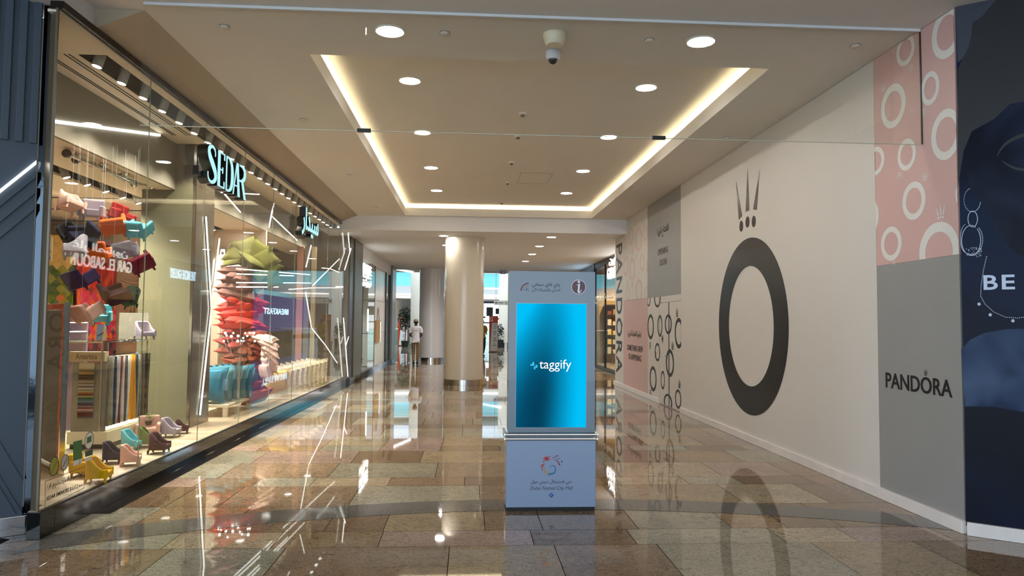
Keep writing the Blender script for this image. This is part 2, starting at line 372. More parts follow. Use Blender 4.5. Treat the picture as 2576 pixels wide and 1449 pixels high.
# taupe bulkhead above the left shopfront
c = MB(); yk = 5.9
q = [(-2.7, yk, H), (-3.1, yk, 3.985), (-3.1, yk, H), (-2.7, 17.12, H), (-3.1, 17.12, 3.985), (-3.1, 17.12, H)]
c.add(q, [(0, 1, 2), (3, 5, 4), (0, 3, 4, 1), (1, 4, 5, 2), (0, 2, 5, 3)])
q = [(-2.9, 17.16, HL), (-2.9, 20.5, HL), (-3.1, 20.5, HL - .3), (-3.1, 17.16, HL - .1), (-3.3, 17.16, HL), (-3.3, 20.5, HL)]
struct(c.build('trim_3', M_brown))
c = MB(); c.box(-3.4, -3.1, -7, yk, 3.985, H); c.box(-3.3, -3.1, yk, 18.5, 3.985, H - .001)
struct(c.build('wall_left', M_ceil))

# ---- ceiling fittings
for x_ in (-.66, 2.08):
    for y_ in (20.3, 23.2, 26.2): spot('added_far_spot', (x_, y_, HL - .03), (0, 0, -1), 80, (1, .97, .93), 150, rad=.1)  # extra spots added at the far downlights to brighten that end of the hall
def downlight(x, y, z, label, group, proto=[None]):
    if proto[0] is None:
        t = thing('downlight', label, 'ceiling light', (x, y, z), group)
        MB().lathe((x, y, z), [(.135, 0), (.135, -.006), (.122, -.012), (.112, -.004), (.112, .0)], 32, False).build('trim_ring', M_white, t, smooth=True)
        MB().lathe((x, y, z - .002), [(.111, .001), (.111, -.004)], 32).build('lens', M_lamp, t)
        proto[0] = t; return t
    return dup(proto[0], (x, y, z), label)
k_ = (HT - EYE) / (H - EYE)
rowsn = ['nearest the camera', 'second from the camera', 'third from the camera', 'fourth from the camera', 'farthest in the tray']
for sx, side, X in ((0, 'left', -.72), (1, 'right', 2.06)):
    downlight(X, 6.15, H, 'round lit downlight in the main ceiling just before the tray, %s one' % side, 'lit downlights in the ceiling')
    for i, Y in enumerate((7.42, 9.47, 11.65, 13.68)):
        downlight(X * 1.0 + (.02 if sx else 0), Y * k_, HT, 'round lit downlight in the raised tray, %s row, %s' % (side, rowsn[i] if i < 3 else 'farthest down'), 'lit downlights in the ceiling')
downlight(-.66, 17.98, HL, 'round lit downlight in the lower ceiling left of the cream column', 'lit downlights in the ceiling')
for i, (px, py) in enumerate(((1387, 596), (1357, 619), (1339, 639), (1322, 657))):
    p = onz(px, py, HL); downlight(-.66, p.y + .1, HL, 'downlight in the lower ceiling behind the cream column, %s of its row' % ('nearest', 'second', 'third', 'farthest')[i], 'lit downlights in the ceiling')
    downlight(p.x, p.y, HL, 'lit downlight in the lower ceiling right of the cream column, %s of its row' % ('nearest', 'second', 'third', 'farthest')[i], 'lit downlights in the ceiling')
for i, (px, py, z, lab) in enumerate(((565, 66, H, 'by the taupe bulkhead beyond the glass baffle'), (1119, 82, H, 'right of the near left downlight'), (1634, 100, H, 'left of the near right downlight'), (2152, 114, H, 'near the pink ring panel'),
        (763, 300, H, 'left of the tray in line with the baffle edge'), (880, 440, H, 'left of the tray past the sign'), (945, 522, H, 'at the far left corner of the tray'), (1828, 346, H, 'right of the tray above the white panel'), (1664, 468, H, 'above the opening soon panel'), (1568, 540, H, 'above the far end of the hoarding'))):
    p = onz(px, py, z); t = thing('sprinkler_cover', 'round sprinkler cover in the ceiling, ' + lab, 'sprinkler', p, 'sprinkler covers in the ceiling')
    MB().lathe(p, [(.04, 0), (.04, -.012), (.034, -.016)], 20).build('cover_plate', M_ceil, t, smooth=True)
    MB().lathe(p + Vector((0, 0, 0)), [(.046, 0), (.046, -.003)], 20).build('rim', M_taupe, t)
for px, py, lab in ((1315, 284, 'near the front of the tray'), (1303, 341, 'just behind the first one in the tray'), (1287, 407, 'in the middle of the tray'), (1277, 458, 'toward the far end of the tray'), (1262, 508, 'at the far end of the tray')):
    p = onz(px, py, HT); t = thing('smoke_detector', 'small round smoke detector on the tray ceiling ' + lab, 'smoke detector', p, 'smoke detectors in the tray')
    MB().lathe(p, [(.05, 0), (.05, -.025), (.03, -.03)], 20).build('base', M_white, t, smooth=True)
    MB().lathe(p, [(.026, -.03), (.03, -.05), (.012, -.06)], 16).build('sensor_head', M_taupe, t, smooth=True)
p = onz(1240, 632, HL); t = thing('smoke_detector', 'smoke detector on the lower ceiling right of the cream column', 'smoke detector', p)
MB().lathe(p, [(.09, 0), (.09, -.05), (.05, -.08)], 20).build('base', M_white, t, smooth=True)
p = onz(1395, 86, H); t = thing('speaker_housing', 'cream drum shaped housing on the ceiling above the dome camera', 'ceiling fitting', p)
MB().lathe(p, [(.102, 0), (.102, -.025), (.094, -.045), (.082, -.085), (.07, -.1)], 40).build('housing', mat('cream plastic', S(226, 216, 186), .4), t, smooth=True)
p = onz(1391, 128, H); t = thing('dome_camera', 'white dome security camera with black eyeball on the ceiling', 'security camera', p)
MB().lathe(p, [(.055, 0), (.066, -.01), (.068, -.055), (.05, -.085)], 32).build('housing', mat('camera white', S(215, 218, 224), .35), t, smooth=True)
MB().sphere(p - Vector((0, 0, .082)), .046, 20, 12).build('dome', mat('black dome', S(12, 12, 14), .05), t, smooth=True)
Pz = Plane((0, 0, HT - .002), (1, 0, 0), (0, 1, 0))
hp = [onz(1310, 434, HT), onz(1392, 434, HT), onz(1385, 462, HT)]
t = MB(); x0, x1, y0, y1 = hp[0].x, hp[1].x, hp[0].y, hp[2].y
for a, b, cc, d in ((x0, x1, y0, y0 + .01), (x0, x1, y1 - .01, y1), (x0, x0 + .01, y0, y1), (x1 - .01, x1, y0, y1)): t.box(a, b, cc, d, HT - .003, HT)
tag(t.build('access_hatch', M_taupe), 'faint square access hatch outline in the tray ceiling', 'access hatch')

# ================================================================== SMOKE BAFFLE
YB = 5.75
t = thing('smoke_baffle', 'clear glass smoke baffle hanging across the ceiling in front of the tray', 'smoke curtain', (0, YB, 3.14))
xs = [-2.64, -.868, 1.565, 3.845]
for a, b in zip(xs[:-1], xs[1:]): MB().box(a + .002, b - .002, YB - .005, YB + .005, 3.15, H - .002).build('glass_panel', M_baffle, t)
MB().box(-2.64, 3.845, YB - .012, YB + .012, H - .022, H).build('top_channel', mat('white channel', S(205, 205, 205), .4), t)
MB().box(3.842, 3.848, YB - .006, YB + .008, 3.15, H - .02).build('edge_trim', M_dark, t)
MB().box(-2.64, 3.845, YB - .005, YB + .005, 3.144, 3.149).build('bottom_edge', mat('glass edge', S(190, 190, 170), .2), t)
for x in xs[1:3]: MB().box(x - .055, x + .055, YB - .014, YB + .014, 3.135, 3.165).build('clip', M_dark, t, bevel=.003)

# ================================================================== RIGHT HOARDING
PR = Plane((XR, 0, 0), (0, -1, 0), (0, 0, 1))           # seen from the corridor: a runs right (toward the camera)
c = MB(); c.box(XR + .02, XR + .1, 5.36, 18.45, 0, H - .005); struct(c.build('wall_right', M_white))
def panel(name, label, y0, y1, z0, z1, m, th=.02):
    t = thing(name, label, 'hoarding panel', (XR + th, (y0 + y1) / 2, z0))
    MB().box(XR, XR + th - .001, y0 + .002, y1 - .002, z0, z1).build('board', m, t); return t
def crown(mb, P, cx, cy, s, ang=0, clip=None, c1=.003, sx=1.0):
    # three dots and three tapered spikes; ang turns the crown, 0 is up
    ca, sa = cos(ang), sin(ang)
    def T(a, b): return (cx + (a * ca - b * sa) * sx, cy + a * sa + b * ca)
    for k, (dx, dy, h_) in enumerate(((-.34, -.06, .85), (0, 0, 1.0), (.34, -.06, .85))):
        q = T(dx * s, dy * s)
        mb.poly(P, [(q[0] + .12 * s * cos(2 * pi * i / 14), q[1] + .13 * s * sin(2 * pi * i / 14)) for i in range(14)], .0002, c1)
        b0 = (dx * s - .09 * s, (dy + .24) * s); b1 = (dx * s + .09 * s, (dy + .24) * s); tp = (dx * 1.75 * s, (dy + .24 + h_ * 1.1) * s)
        mb.poly(P, [T(*b0), T(*b1), T(*tp)], .0002, c1)
def pring(mb, P, px, py, hw, hh, clip=None, k=.68, c1=.0025):
    a, b = P.pix(px, py); ra = abs(P.pix(px + hw, py)[0] - P.pix(px - hw, py)[0]) / 2; rb = abs(P.pix(px, py - hh)[1] - P.pix(px, py + hh)[1]) / 2
    mb.ring(P, a, b, ra, rb, ra * k, rb * k, .0003, c1, clip, 40)
# 1 grey lower panel with the shop name
t = panel('hoarding_panel', 'tall grey hoarding panel lettered PANDORA beside the dark portrait poster', 5.33, 6.46, .1, 2.165, M_grey)
m = MB(); A, B = PR.pix(2229, 975), PR.pix(2396, 994); zb = PR.pix(2229, 975)[1]; zt = PR.pix(2229, 937)[1]
m.text(PR, 'PANDORA', A[0], B[0], zb, zt + .003, .0002, .004, bold=.012); m.build('lettering', M_ink, t)
m = MB(); o = PR.pix(2329, 943); crown(m, PR, o[0], o[1], .034); m.build('crown_mark', M_ink, t)
# 2 pink panel with pale rings
t = panel('hoarding_panel', 'upper pink hoarding panel printed with pale ring shapes above the grey lettered panel', 5.33, 6.46, 2.166, H - .004, M_pink)
clip = (-6.458, -5.332, 2.17, H - .006); m = MB()
for r in ((2278, 126, 23, 39), (2247, 267, 31, 55), (2382, 82, 39, 64), (2340, 222, 23, 42), (2380, 338, 38, 64), (2202, 406, 23, 36), (2281, 389, 23, 40), (2299, 505, 29, 48), (2242, 613, 26, 43), (2362, 636, 51, 78), (2418, 488, 14, 28)):
    pring(m, PR, *r, clip=clip)
a, b = PR.pix(2190, 546); m.disc(PR, a, b, .14, .165, .0003, .0025, clip=clip)
for px, py, s, an in ((2292, 166, .05, 190), (2224, 226, .055, 25), (2323, 277, .05, 175), (2264, 436, .05, 170), (2326, 452, .055, -22), (2367, 546, .085, 0), (2249, 657, .03, 185)):
    a, b = PR.pix(px, py); crown(m, PR, a, b, s, radians(an), c1=.0025)
m.build('ring_pattern', M_ringw, t)
# 3 big white panel with the ring emblem
t = panel('hoarding_panel', 'large white hoarding panel with a giant black ring and crown emblem', 6.461, 12.66, .1, H - .004, M_wall)
m = MB(); m.ring(PR, -9.51, 1.583, 1.19, 1.212, .775, .823, .0002, .004, n=96); m.build('ring_emblem', M_black, t)
m = MB()
for pts in (((1852, 457), (1867, 543), (1859, 553)), ((1881, 425), (1885, 529), (1876, 533)), ((1911, 427), (1904, 528), (1895, 527))):
    m.poly(PR, [PR.pix(*q) for q in pts], .0002, .004)
for px, py in ((1865, 569), (1880.5, 558.5), (1896.5, 557)):
    a, b = PR.pix(px, py); m.disc(PR, a, b, .066, .078, .0002, .004)
m.build('crown_emblem', M_black, t)
# 4 grey opening soon
t = panel('hoarding_panel', 'grey hoarding panel reading OPENING SOON in black', 12.661, 15.07, 2.15, H - .004, M_grey)
m = MB()
def rt(mb, P, s, x0, y0, x1, y1, **k):
    # lettering whose box corners are given in the photograph (left bottom, right top)
    a0 = P.pix(x0, (y0 + y1) / 2)[0]; a1 = P.pix(x1, (y0 + y1) / 2)[0]; b0 = P.pix((x0 + x1) / 2, y0)[1]; b1 = P.pix((x0 + x1) / 2, y1)[1]
    mb.text(P, s, a0, a1, b0, b1, .0003, k.pop('c1', .003), **k)
rt(m, PR, 'OPENING', 1655, 639, 1681, 623, bold=.01); rt(m, PR, 'SOON', 1660, 667, 1677, 651, bold=.01)
rt(m, PR, arab('الافتتاح قريباً'.replace('ً', '')), 1654, 595, 1682, 568, bold=.012)
m.build('lettering', M_ink, t)
# 5 white with faint pink rings
t = panel('hoarding_panel', 'upper pale hoarding panel with faint pink rings next to the vertical lettering', 15.071, 17.44, 2.16, H - .004, M_wall)
clip = (-17.43, -15.08, 2.17, H - .006); m = MB()
for x, y, a, b in ((117, 305, 13, 52), (163, 325, 20, 75), (205, 285, 13, 52), (74, 350, 10, 40), (83, 490, 15, 62), (123, 510, 17, 72), (185, 470, 14, 52), (216, 490, 6, 40), (165, 640, 20, 70), (95, 660, 12, 48), (213, 660, 11, 45)):
    pring(m, PR, 1540 + x / 2.458, 470 + y / 2.458, a / 2.458, b / 2.458, clip, k=.72)
for x, y, an in ((142, 225, 0), (150, 420, 180), (197, 232, 0), (95, 600, 10), (124, 620, 0), (125, 390, 180)):
    a, b = PR.pix(1540 + x / 2.458, 470 + y / 2.458); crown(m, PR, a, b, .09, radians(an), c1=.0025)
m.build('ring_pattern', M_ringp, t)
# 6 pink something new
t = panel('hoarding_panel', 'lower pink hoarding panel reading SOMETHING NEW IS HAPPENING', 15.071, 17.44, .1, 2.155, M_pink2)
m = MB(); rt(m, PR, 'SOMETHING NEW', 1578, 884, 1617, 869, bold=.012); rt(m, PR, 'IS HAPPENING', 1582, 907, 1613, 892, bold=.012)
rt(m, PR, arab('ترقبوا المفاجأة قريبا'), 1580, 850, 1613, 829, bold=.01); m.build('lettering', M_ink, t)
# 7 white with black rings, and the double door cut in it
def blackrings(parent, y0, y1, z0, z1):
    clip = (-y1 + .003, -y0 - .003, z0, z1); m = MB(); lo, hi = y0, y1
    for x, y, a, b in ((238, 865, 19, 78), (295, 860, 15, 68), (347, 850, 21, 62), (412, 905, 25, 95), (280, 1022, 16, 57), (357, 1090, 25, 86), (253, 1187, 21, 78), (313, 1195, 12, 58), (345, 1333, 26, 52), (408, 1312, 19, 60), (280, 690, 20, 56), (226, 700, 10, 40)):
        px, py = 1540 + x / 2.458, 470 + y / 2.458; aa = PR.pix(px, py)[0]; r = abs(PR.pix(px + a / 2.458, py)[0] - aa)
        if aa + r < clip[0] or aa - r > clip[1]: continue
        pring(m, PR, px, py, a / 2.458, b / 2.458, clip, k=.74)
    for x, y, an in ((235, 968, 180), (310, 925, 190), (372, 1000, -20), (402, 798, 15), (272, 1035, 90), (237, 1262, 185), (415, 1238, -10)):
        a, b = PR.pix(1540 + x / 2.458, 470 + y / 2.458)
        if clip[0] + .1 < a < clip[1] - .1: crown(m, PR, a, b, .11, radians(an), c1=.0025)
    m.build('ring_pattern', M_ink, parent)
t = panel('hoarding_panel', 'narrow white hoarding panel with black rings left of the double door', 14.15, 15.069, .1, 2.15, M_wall); blackrings(t, 14.15, 15.069, .1, 2.15)
t = panel('hoarding_panel', 'low white hoarding strip with black ring ends above the double door', 12.661, 14.149, 2.03, 2.148, M_wall); blackrings(t, 12.661, 14.149, 2.03, 2.148)
d = bpy.data.objects.new('door_1', None); col.objects.link(d); d.location = (XR, 13.42, 0); struct(d)
MB().box(XR + .004, XR + .02, 12.665, 13.43, .02, 2.02).build('door_leaf', M_wall, d); MB().box(XR + .004, XR + .02, 13.47, 14.145, .02, 2.02).build('door_leaf', M_wall, d)
MB().box(XR - .002, XR + .012, 13.43, 13.47, .02, 2.02).build('meeting_stile', M_dark, d)
PR0 = PR; PR = Plane((XR + .004, 0, 0), (0, -1, 0), (0, 0, 1)); blackrings(d, 12.665, 14.145, .02, 2.02); PR = PR0
hm = MB(); hm.tube([(XR, 13.55, 1.0), (XR - .05, 13.55, 1.0), (XR - .05, 13.66, 1.0)], .012); hm.sphere((XR - .03, 13.55, 1.0), .025); hm.build('door_handle', M_chrome, d, smooth=True)
# 8 vertical lettering strip
t = panel('hoarding_panel', 'narrow white end panel with PANDORA lettered down it in dark blue grey', 17.441, 18.45, .05, HL - .01, M_wall)
PV = Plane((XR, 0, 0), (0, 0, -1), (0, -1, 0)); m = MB()
zt, zb = PR.pix(1559, 613)[1], PR.pix(1559, 940)[1]; y_a, y_b = 18.31, 17.62
m.text(PV, 'PANDORA', -zt, -zb, -y_a, -y_b, .0003, .004, bold=.014, space=1.15); m.build('lettering', mat('blue black ink', S(30, 38, 50), .4), t)
m = MB(); a, b = PR.pix(1563, 817); crown(m, PR, -17.60, b, .07, radians(-90), c1=.004); m.build('crown_mark', M_ink, t)
# skirting
c = MB(); c.box(XR - .03, XR + .02, 5.33, 12.66, 0, .1); c.box(XR - .03, XR + .02, 14.15, 18.45, 0, .1); struct(c.build('baseboard_right', M_marble, bevel=.004))

# ---- dark portrait poster on the angled return
PB = Plane((XR + .0, 5.31, 0), (.796, -.605, 0), (0, 0, 1))
def poster_mat(name, c1, c2, sc, rough=.35, off=0):
    m = bpy.data.materials.new(name); m.use_nodes = True; nt = m.node_tree; N = nt.nodes.new; L = nt.links.new; b = nt.nodes['Principled BSDF']
    tc = N('ShaderNodeTexCoord'); n = N('ShaderNodeTexNoise'); n.inputs['Scale'].default_value = sc; n.inputs['Detail'].default_value = 1.5; n.inputs['Distortion'].default_value = .6
    r = N('ShaderNodeValToRGB'); r.color_ramp.elements[0].position = .38; r.color_ramp.elements[1].position = .66; r.color_ramp.elements[0].color = c1; r.color_ramp.elements[1].color = c2
    mp = N('ShaderNodeMapping'); mp.inputs['Location'].default_value = (off, 0, off); L(tc.outputs['Object'], mp.inputs[0]); L(mp.outputs[0], n.inputs['Vector']); L(n.outputs[0], r.inputs[0]); L(r.outputs[0], b.inputs['Base Color'])
    b.inputs['Roughness'].default_value = rough; b.inputs['Specular IOR Level'].default_value = .1; return m
t = thing('portrait_poster', 'dark navy poster of a face in close up wearing ring earrings, lettered BE', 'poster', (XR, 5.31, 0))
MB().pbox(PB, .0, 1.6, .1, H - .004, -.02, 0).build('board', poster_mat('navy print', S(9, 17, 36), S(18, 34, 66), .9), t)
PP = lambda L_: [PB.pix(*q) for q in L_]
m = MB(); m.poly(PB, PP([(2404, 18), (2560, -30), (2470, 60), (2440, 130), (2418, 150), (2409, 158)]), .0003, .001); m.build('backdrop_print', mat('slate print', S(50, 56, 68), .4), t)
m = MB(); m.poly(PB, PP([(2560, -30), (2500, 5), (2470, 42), (2446, 58), (2443, 90), (2436, 120), (2420, 150), (2409, 175), (2410, 470), (2424, 380), (2445, 330), (2500, 300), (2540, 262), (2720, 230), (2720, -60)]), .0006, .0014)
for i in range(26):
    x = 2436 + rnd.random() * 120; y = 20 + rnd.random() * 240
    a, b = PB.pix(x, y); L_ = .05 + .08 * rnd.random()
    m.stroke(PB, [(a, b), (a + L_ * .5, b + L_ * .25), (a + L_, b + L_ * .3)], [.001, .004, .001], .0014, .0018)
m.build('hair_print', mat('hair print', S(9, 10, 15), .5, noise=.5, nscale=30), t)
m = MB(); m.poly(PB, PP([(2424, 380), (2445, 330), (2500, 300), (2540, 262), (2720, 230), (2720, 700), (2620, 655), (2560, 640), (2510, 590), (2480, 530), (2440, 470)]), .0008, .0016)
m.build('face_print', poster_mat('face print', S(9, 15, 32), S(38, 46, 68), 1.7, off=3.3), t)
m = MB(); m.poly(PB, PP([(2418, 880), (2440, 855), (2475, 838), (2530, 828), (2600, 826), (2720, 850), (2720, 1100), (2576, 1036), (2500, 1022), (2428, 1022)]), .0009, .0016)
m.build('neck_print', poster_mat('neck print', S(28, 44, 72), S(70, 86, 114), 2.3, off=1.1), t)
m = MB(); m.poly(PB, PP([(2426, 1024), (2500, 1024), (2576, 1038), (2720, 1100), (2720, 1420), (2430, 1322)]), .001, .0017)
m.build('dress_print', poster_mat('dress print', S(4, 8, 22), S(11, 18, 40), 1.5, off=2.2), t)
m = MB(); m.stroke(PB, PP([(2508, 392), (2530, 362), (2576, 340), (2640, 338)]), [.004, .02, .03, .03], .0018, .002); m.stroke(PB, PP([(2520, 405), (2560, 425), (2640, 430)]), [.004, .02, .03], .0018, .002)
m.build('eyelid_print', mat('lid print', S(6, 8, 14), .5), t)
m = MB()
def pr_ring(px, py, hw, hh, k): pring(m, PB, px, py, hw, hh, k=k, c1=.0045)
a, b = PB.pix(2447, 500)
def beads(pts, r, step=.011):
    for i in range(len(pts) - 1):
        p, q = pts[i], pts[i + 1]; d_ = sqrt((p[0] - q[0]) ** 2 + (p[1] - q[1]) ** 2); n_ = max(1, int(d_ / step))
        for j in range(n_): m.disc(PB, p[0] + (q[0] - p[0]) * j / n_, p[1] + (q[1] - p[1]) * j / n_, r, r, .002, .005, n=8)
def arc(px, py, hw, hh, t0, t1, n=26): return [PB.pix(px + hw * cos(radians(t0 + (t1 - t0) * i / n)), py - hh * sin(radians(t0 + (t1 - t0) * i / n))) for i in range(n + 1)]
beads(arc(2446, 503, 21, 30, 110, 330), .0032, .008); m.stroke(PB, arc(2446, 503, 21, 30, 300, 350, 6), [.004] * 7, .002, .004, 1)
m.stroke(PB, arc(2447, 551, 12, 20, 0, 360), [.005] * 27, .002, .004, 1)
m.stroke(PB, arc(2443, 605, 24, 38, 60, 410), [.005] * 27, .002, .004, 1); beads(arc(2446, 603, 26, 38, 50, -120), .004, .009); m.stroke(PB, arc(2431, 600, 15, 36, 100, 250), [.003] * 27, .002, .003, 1)
for i in range(60):
    a, b = PB.pix(2450 + rnd.uniform(-20, 20), 634 + rnd.uniform(-12, 12)); m.disc(PB, a, b, .0028, .0028, .002, .005, n=6)
beads(PP([(2482, 645), (2474, 680), (2468, 720), (2467, 745), (2478, 765), (2500, 785), (2530, 798), (2560, 800), (2590, 796)]), .0035, .011)
for q in ((2463, 765), (2491, 792), (2548, 807)):
    a, b = PB.pix(*q); m.disc(PB, a, b, .011, .013, .002, .005, n=8)
m.build('jewellery_print', mat('silver print', S(176, 184, 200), .3), t)
m = MB(); rt(m, PB, 'B', 2474, 729, 2510, 692, bold=.018, c1=.006); rt(m, PB, 'E', 2520, 728, 2553, 691, bold=.018, c1=.006); m.build('lettering', mat('pale lettering', S(196, 206, 226), .4), t)
c = MB(); c.pbox(PB, -.0, 1.6, 0, .1, -.04, .03); struct(c.build('baseboard_right', M_marble, bevel=.004))
c = MB(); c.pbox(PB, .0, 1.6, 0, H - .005, -.1, -.021); c.box(5.1, 5.2, -7, 4.4, 0, H - .005); struct(c.build('wall_right', M_blue))

# ================================================================== LEFT BLUE RIBBED WALL
PLB = Plane((-3.258, 5.48, 0), (.836, .55, 0), (0, 0, 1))      # a runs to the right end at 0
t = thing('ribbed_shopfront', 'blue grey ribbed shopfront cladding with a slanted light bar at the left edge', 'wall cladding', (-3.26, 5.48, 0))
MB().pbox(PLB, -1.3, 0, .158, H - .004, -.1, 0).build('panel', M_blue, t)
m = MB(); zr = PLB.pix(50, 357)[1]
for i in range(15): m.pbox(PLB, -.052 - i * .088, -.006 - i * .088, zr, H - .01, 0.0005, .028)
m.build('vertical_rib', M_blue, t, bevel=.003)
L0, L1 = PLB.pix(-1, 486), PLB.pix(92, 408); s_ = (L1[1] - L0[1]) / (L1[0] - L0[0])
def slant(mb, zoff, th, c1, sl=s_):
    e = L1[1] + zoff
    mb.poly(PLB, [(-.004, e), (-1.29, e - sl * 1.286), (-1.29, e - th - sl * 1.286), (-.004, e - th)], .0005, c1)
sl_ = min(s_, 1.15)
m = MB()
for zo in (-.07, -.19, -.31): slant(m, zo, .05, .025, sl_)
m.build('slanted_rib', M_blue, t)
m = MB(); slant(m, .01, .028, .018, sl_); m.build('light_bar', M_led, t)
m = MB()
for px, py in ((57, 1285), (40, 1285), (57, 1200)):
    a, b = PLB.pix(px, py); m.poly(PLB, [(a - .0, b - .02), (a - .012, b - .02), (a - .5, b + .95), (a - .488, b + .95)], .0005, .012)
m.build('lower_rib', M_blue, t)
m = MB(); m.pbox(PLB, -1.3, .058, .02, .158, -.02, .02); m.build('kick_plate', M_chrome, t, bevel=.006)
m = MB(); m.pbox(PLB, -1.3, .062, 0, .019, -.02, .028); m.build('floor_trim', M_chrome, t)
# mirror steel corner column
t = thing('steel_column', 'narrow wavy mirror steel corner column between ribbed wall and shop window', 'column', (-3.16, 5.55, 0))
MB().box(-3.256, -3.202, 5.49, 5.57, .16, H - .005).build('casing', M_mirror, t, bevel=.003)
PCS = Plane((-3.2, 5.478, 0), (.0987, -.078, 0), (0, 0, 1)); MB().pbox(PCS, 0, .118, .16, 3.98, -.012, 0).build('corner_strip', mat('tan metal', S(132, 116, 94), .25, metal=.6), t)

# ================================================================== SEDAR SHOPFRONT
PS = Plane((-3.0, 0, 0), (0, 1, 0), (0, 0, 1))           # seen from the corridor looking left
PSs = Plane((XL + .006, 0, 0), (0, 1, 0), (0, 0, 1))
c = MB(); c.box(-3.18, XL + .02, 5.40, 5.58, 0, .195); c.box(-3.4, XL + .02, 5.58, 18.45, 0, .195); struct(c.build('baseboard_left', M_blk, bevel=.003))
t = thing('shop_window', 'tall frameless glass shop window with thin joints along the left side', 'shop window', (XL, 12, .195))
ys_ = [5.40, 6.95, 8.41, 9.86, 11.3, 12.75, 14.2, 15.65, 17.1, 18.45]
for a, b in zip(ys_[:-1], ys_[1:]): MB().box(XL - .005, XL + .005, a + .003, b - .003, .2, 3.925).build('pane', M_glass, t)
m = MB()
for a in ys_[1:-1]: m.box(XL - .004, XL + .004, a - .0025, a + .0025, .2, 3.925)
m.build('joint', mat('glass joint', S(150, 150, 128), .2), t)
MB().box(XL - .06, XL + .035, 5.40, 18.45, 3.925, 3.984).build('head_frame', mat('dark bronze gloss', S(44, 36, 32), .1, metal=.5), t)
m = MB(); m.box(XL + .035, XL + .04, 5.40, 18.45, 3.926, 3.933); m.box(XL - .012, XL + .012, 5.40, 18.45, .195, .203); m.build('sill_track', M_dark, t)
MB().box(XL - .008, XL + .008, 5.385, 5.40, .2, 3.925).build('end_post', mat('dim tan metal', S(96, 86, 72), .35, metal=.4), t)
# interior shell
def wood_mat():
    m = bpy.data.materials.new('pale oak floor'); m.use_nodes = True; nt = m.node_tree; N = nt.nodes.new; L = nt.links.new; b = nt.nodes['Principled BSDF']
    tc = N('ShaderNodeTexCoord'); br = N('ShaderNodeTexBrick'); br.inputs['Scale'].default_value = 1; br.inputs['Brick Width'].default_value = 1.4; br.inputs['Row Height'].default_value = .14
    br.inputs['Mortar Size'].default_value = .002; br.inputs['Color1'].default_value = S(172, 154, 130); br.inputs['Color2'].default_value = S(154, 136, 112); br.inputs['Mortar'].default_value = S(120, 100, 80)
    n = N('ShaderNodeTexNoise'); mp = N('ShaderNodeMapping'); mp.inputs['Scale'].default_value = (3, 60, 1); n.inputs['Scale'].default_value = 1; n.inputs['Detail'].default_value = 4
    L(tc.outputs['Object'], br.inputs['Vector']); L(tc.outputs['Object'], mp.inputs[0]); L(mp.outputs[0], n.inputs['Vector'])
    r = N('ShaderNodeMapRange'); r.inputs[3].default_value = .75; r.inputs[4].default_value = 1.2; L(n.outputs[0], r.inputs[0])
    v = N('ShaderNodeVectorMath'); v.operation = 'SCALE'; L(br.outputs['Color'], v.inputs[0]); L(r.outputs[0], v.inputs['Scale']); L(v.outputs[0], b.inputs['Base Color']); b.inputs['Roughness'].default_value = .4
    return m
M_wood = wood_mat(); FZ = .2
struct(MB().box(-9.6, -3.27, 5.62, 18.4, .15, FZ).box(-3.27, XL - .02, 5.6, 18.4, .1955, FZ).box(-3.18, XL - .02, 5.42, 5.6, .1955, FZ).build('floor', M_wood))
M_in = mat('shop cream paint', S(214, 200, 178), .7); M_inb = mat('shop grey bulkhead paint', S(128, 120, 106), .6); M_pit = mat('black ceiling recess', S(18, 17, 16), .8)
c = MB(); c.box(-3.19, XL, 5.42, 18.4, 3.91, 3.93); c.box(-3.9, -3.43, 5.62, 18.4, 3.91, 3.93); c.box(-3.43, -3.19, 5.6, 6.3, 3.91, 3.93)
c.box(-9.6, -4.9, 5.62, 18.4, 3.3, 3.33); c.box(-4.6, -3.9, 5.62, 9.6, 3.3, 3.33); c.box(-4.9, -4.6, 5.62, 6.5, 3.3, 3.33); c.box(-4.6, -3.9, 9.6, 18.4, 3.3, 3.33)
struct(c.build('ceiling', M_in))
c = MB(); c.box(-3.9, -3.86, 5.62, 9.5, 3.3, 3.91); c.box(-3.9, -3.86, 10.2, 18.4, 3.3, 3.91); struct(c.build('trim_4', M_inb))
c = MB()
c.box(-3.44, -3.43, 6.3, 18.4, 3.91, 4.2); c.box(-3.19, -3.18, 6.3, 18.4, 3.931, 4.2); c.box(-3.44, -3.18, 6.29, 18.4, 4.2, 4.21); c.box(-3.43, -3.19, 6.29, 6.3, 3.93, 4.2)
c.box(-4.91, -4.9, 6.5, 18.4, 3.33, 3.55); c.box(-4.6, -4.59, 6.5, 18.4, 3.33, 3.55); c.box(-4.9, -4.6, 6.5, 18.4, 3.55, 3.56)
struct(c.build('trim_5', M_pit))
struct(MB().box(-9.7, -9.6, 5.6, 18.4, .15, 3.9).build('wall_left', M_in))
struct(MB().box(-9.6, -3.28, 5.58, 5.62, .15, 3.9).build('wall_near', M_in))
struct(MB().box(-9.6, XL, 18.4, 18.5, .15, 3.98).build('wall_far', M_taupe))
# thin ceiling slots
c = MB()
for x in (-3.52, -3.56, -3.70, -3.73): c.box(x, x + .012, 6.3, 9.0, 3.905, 3.911)
for y in (10.2, 11.3, 12.6, 14.2): c.box(-9.5, -4.95, y, y + .05, 3.292, 3.301)
struct(c.build('trim_6', M_pit))
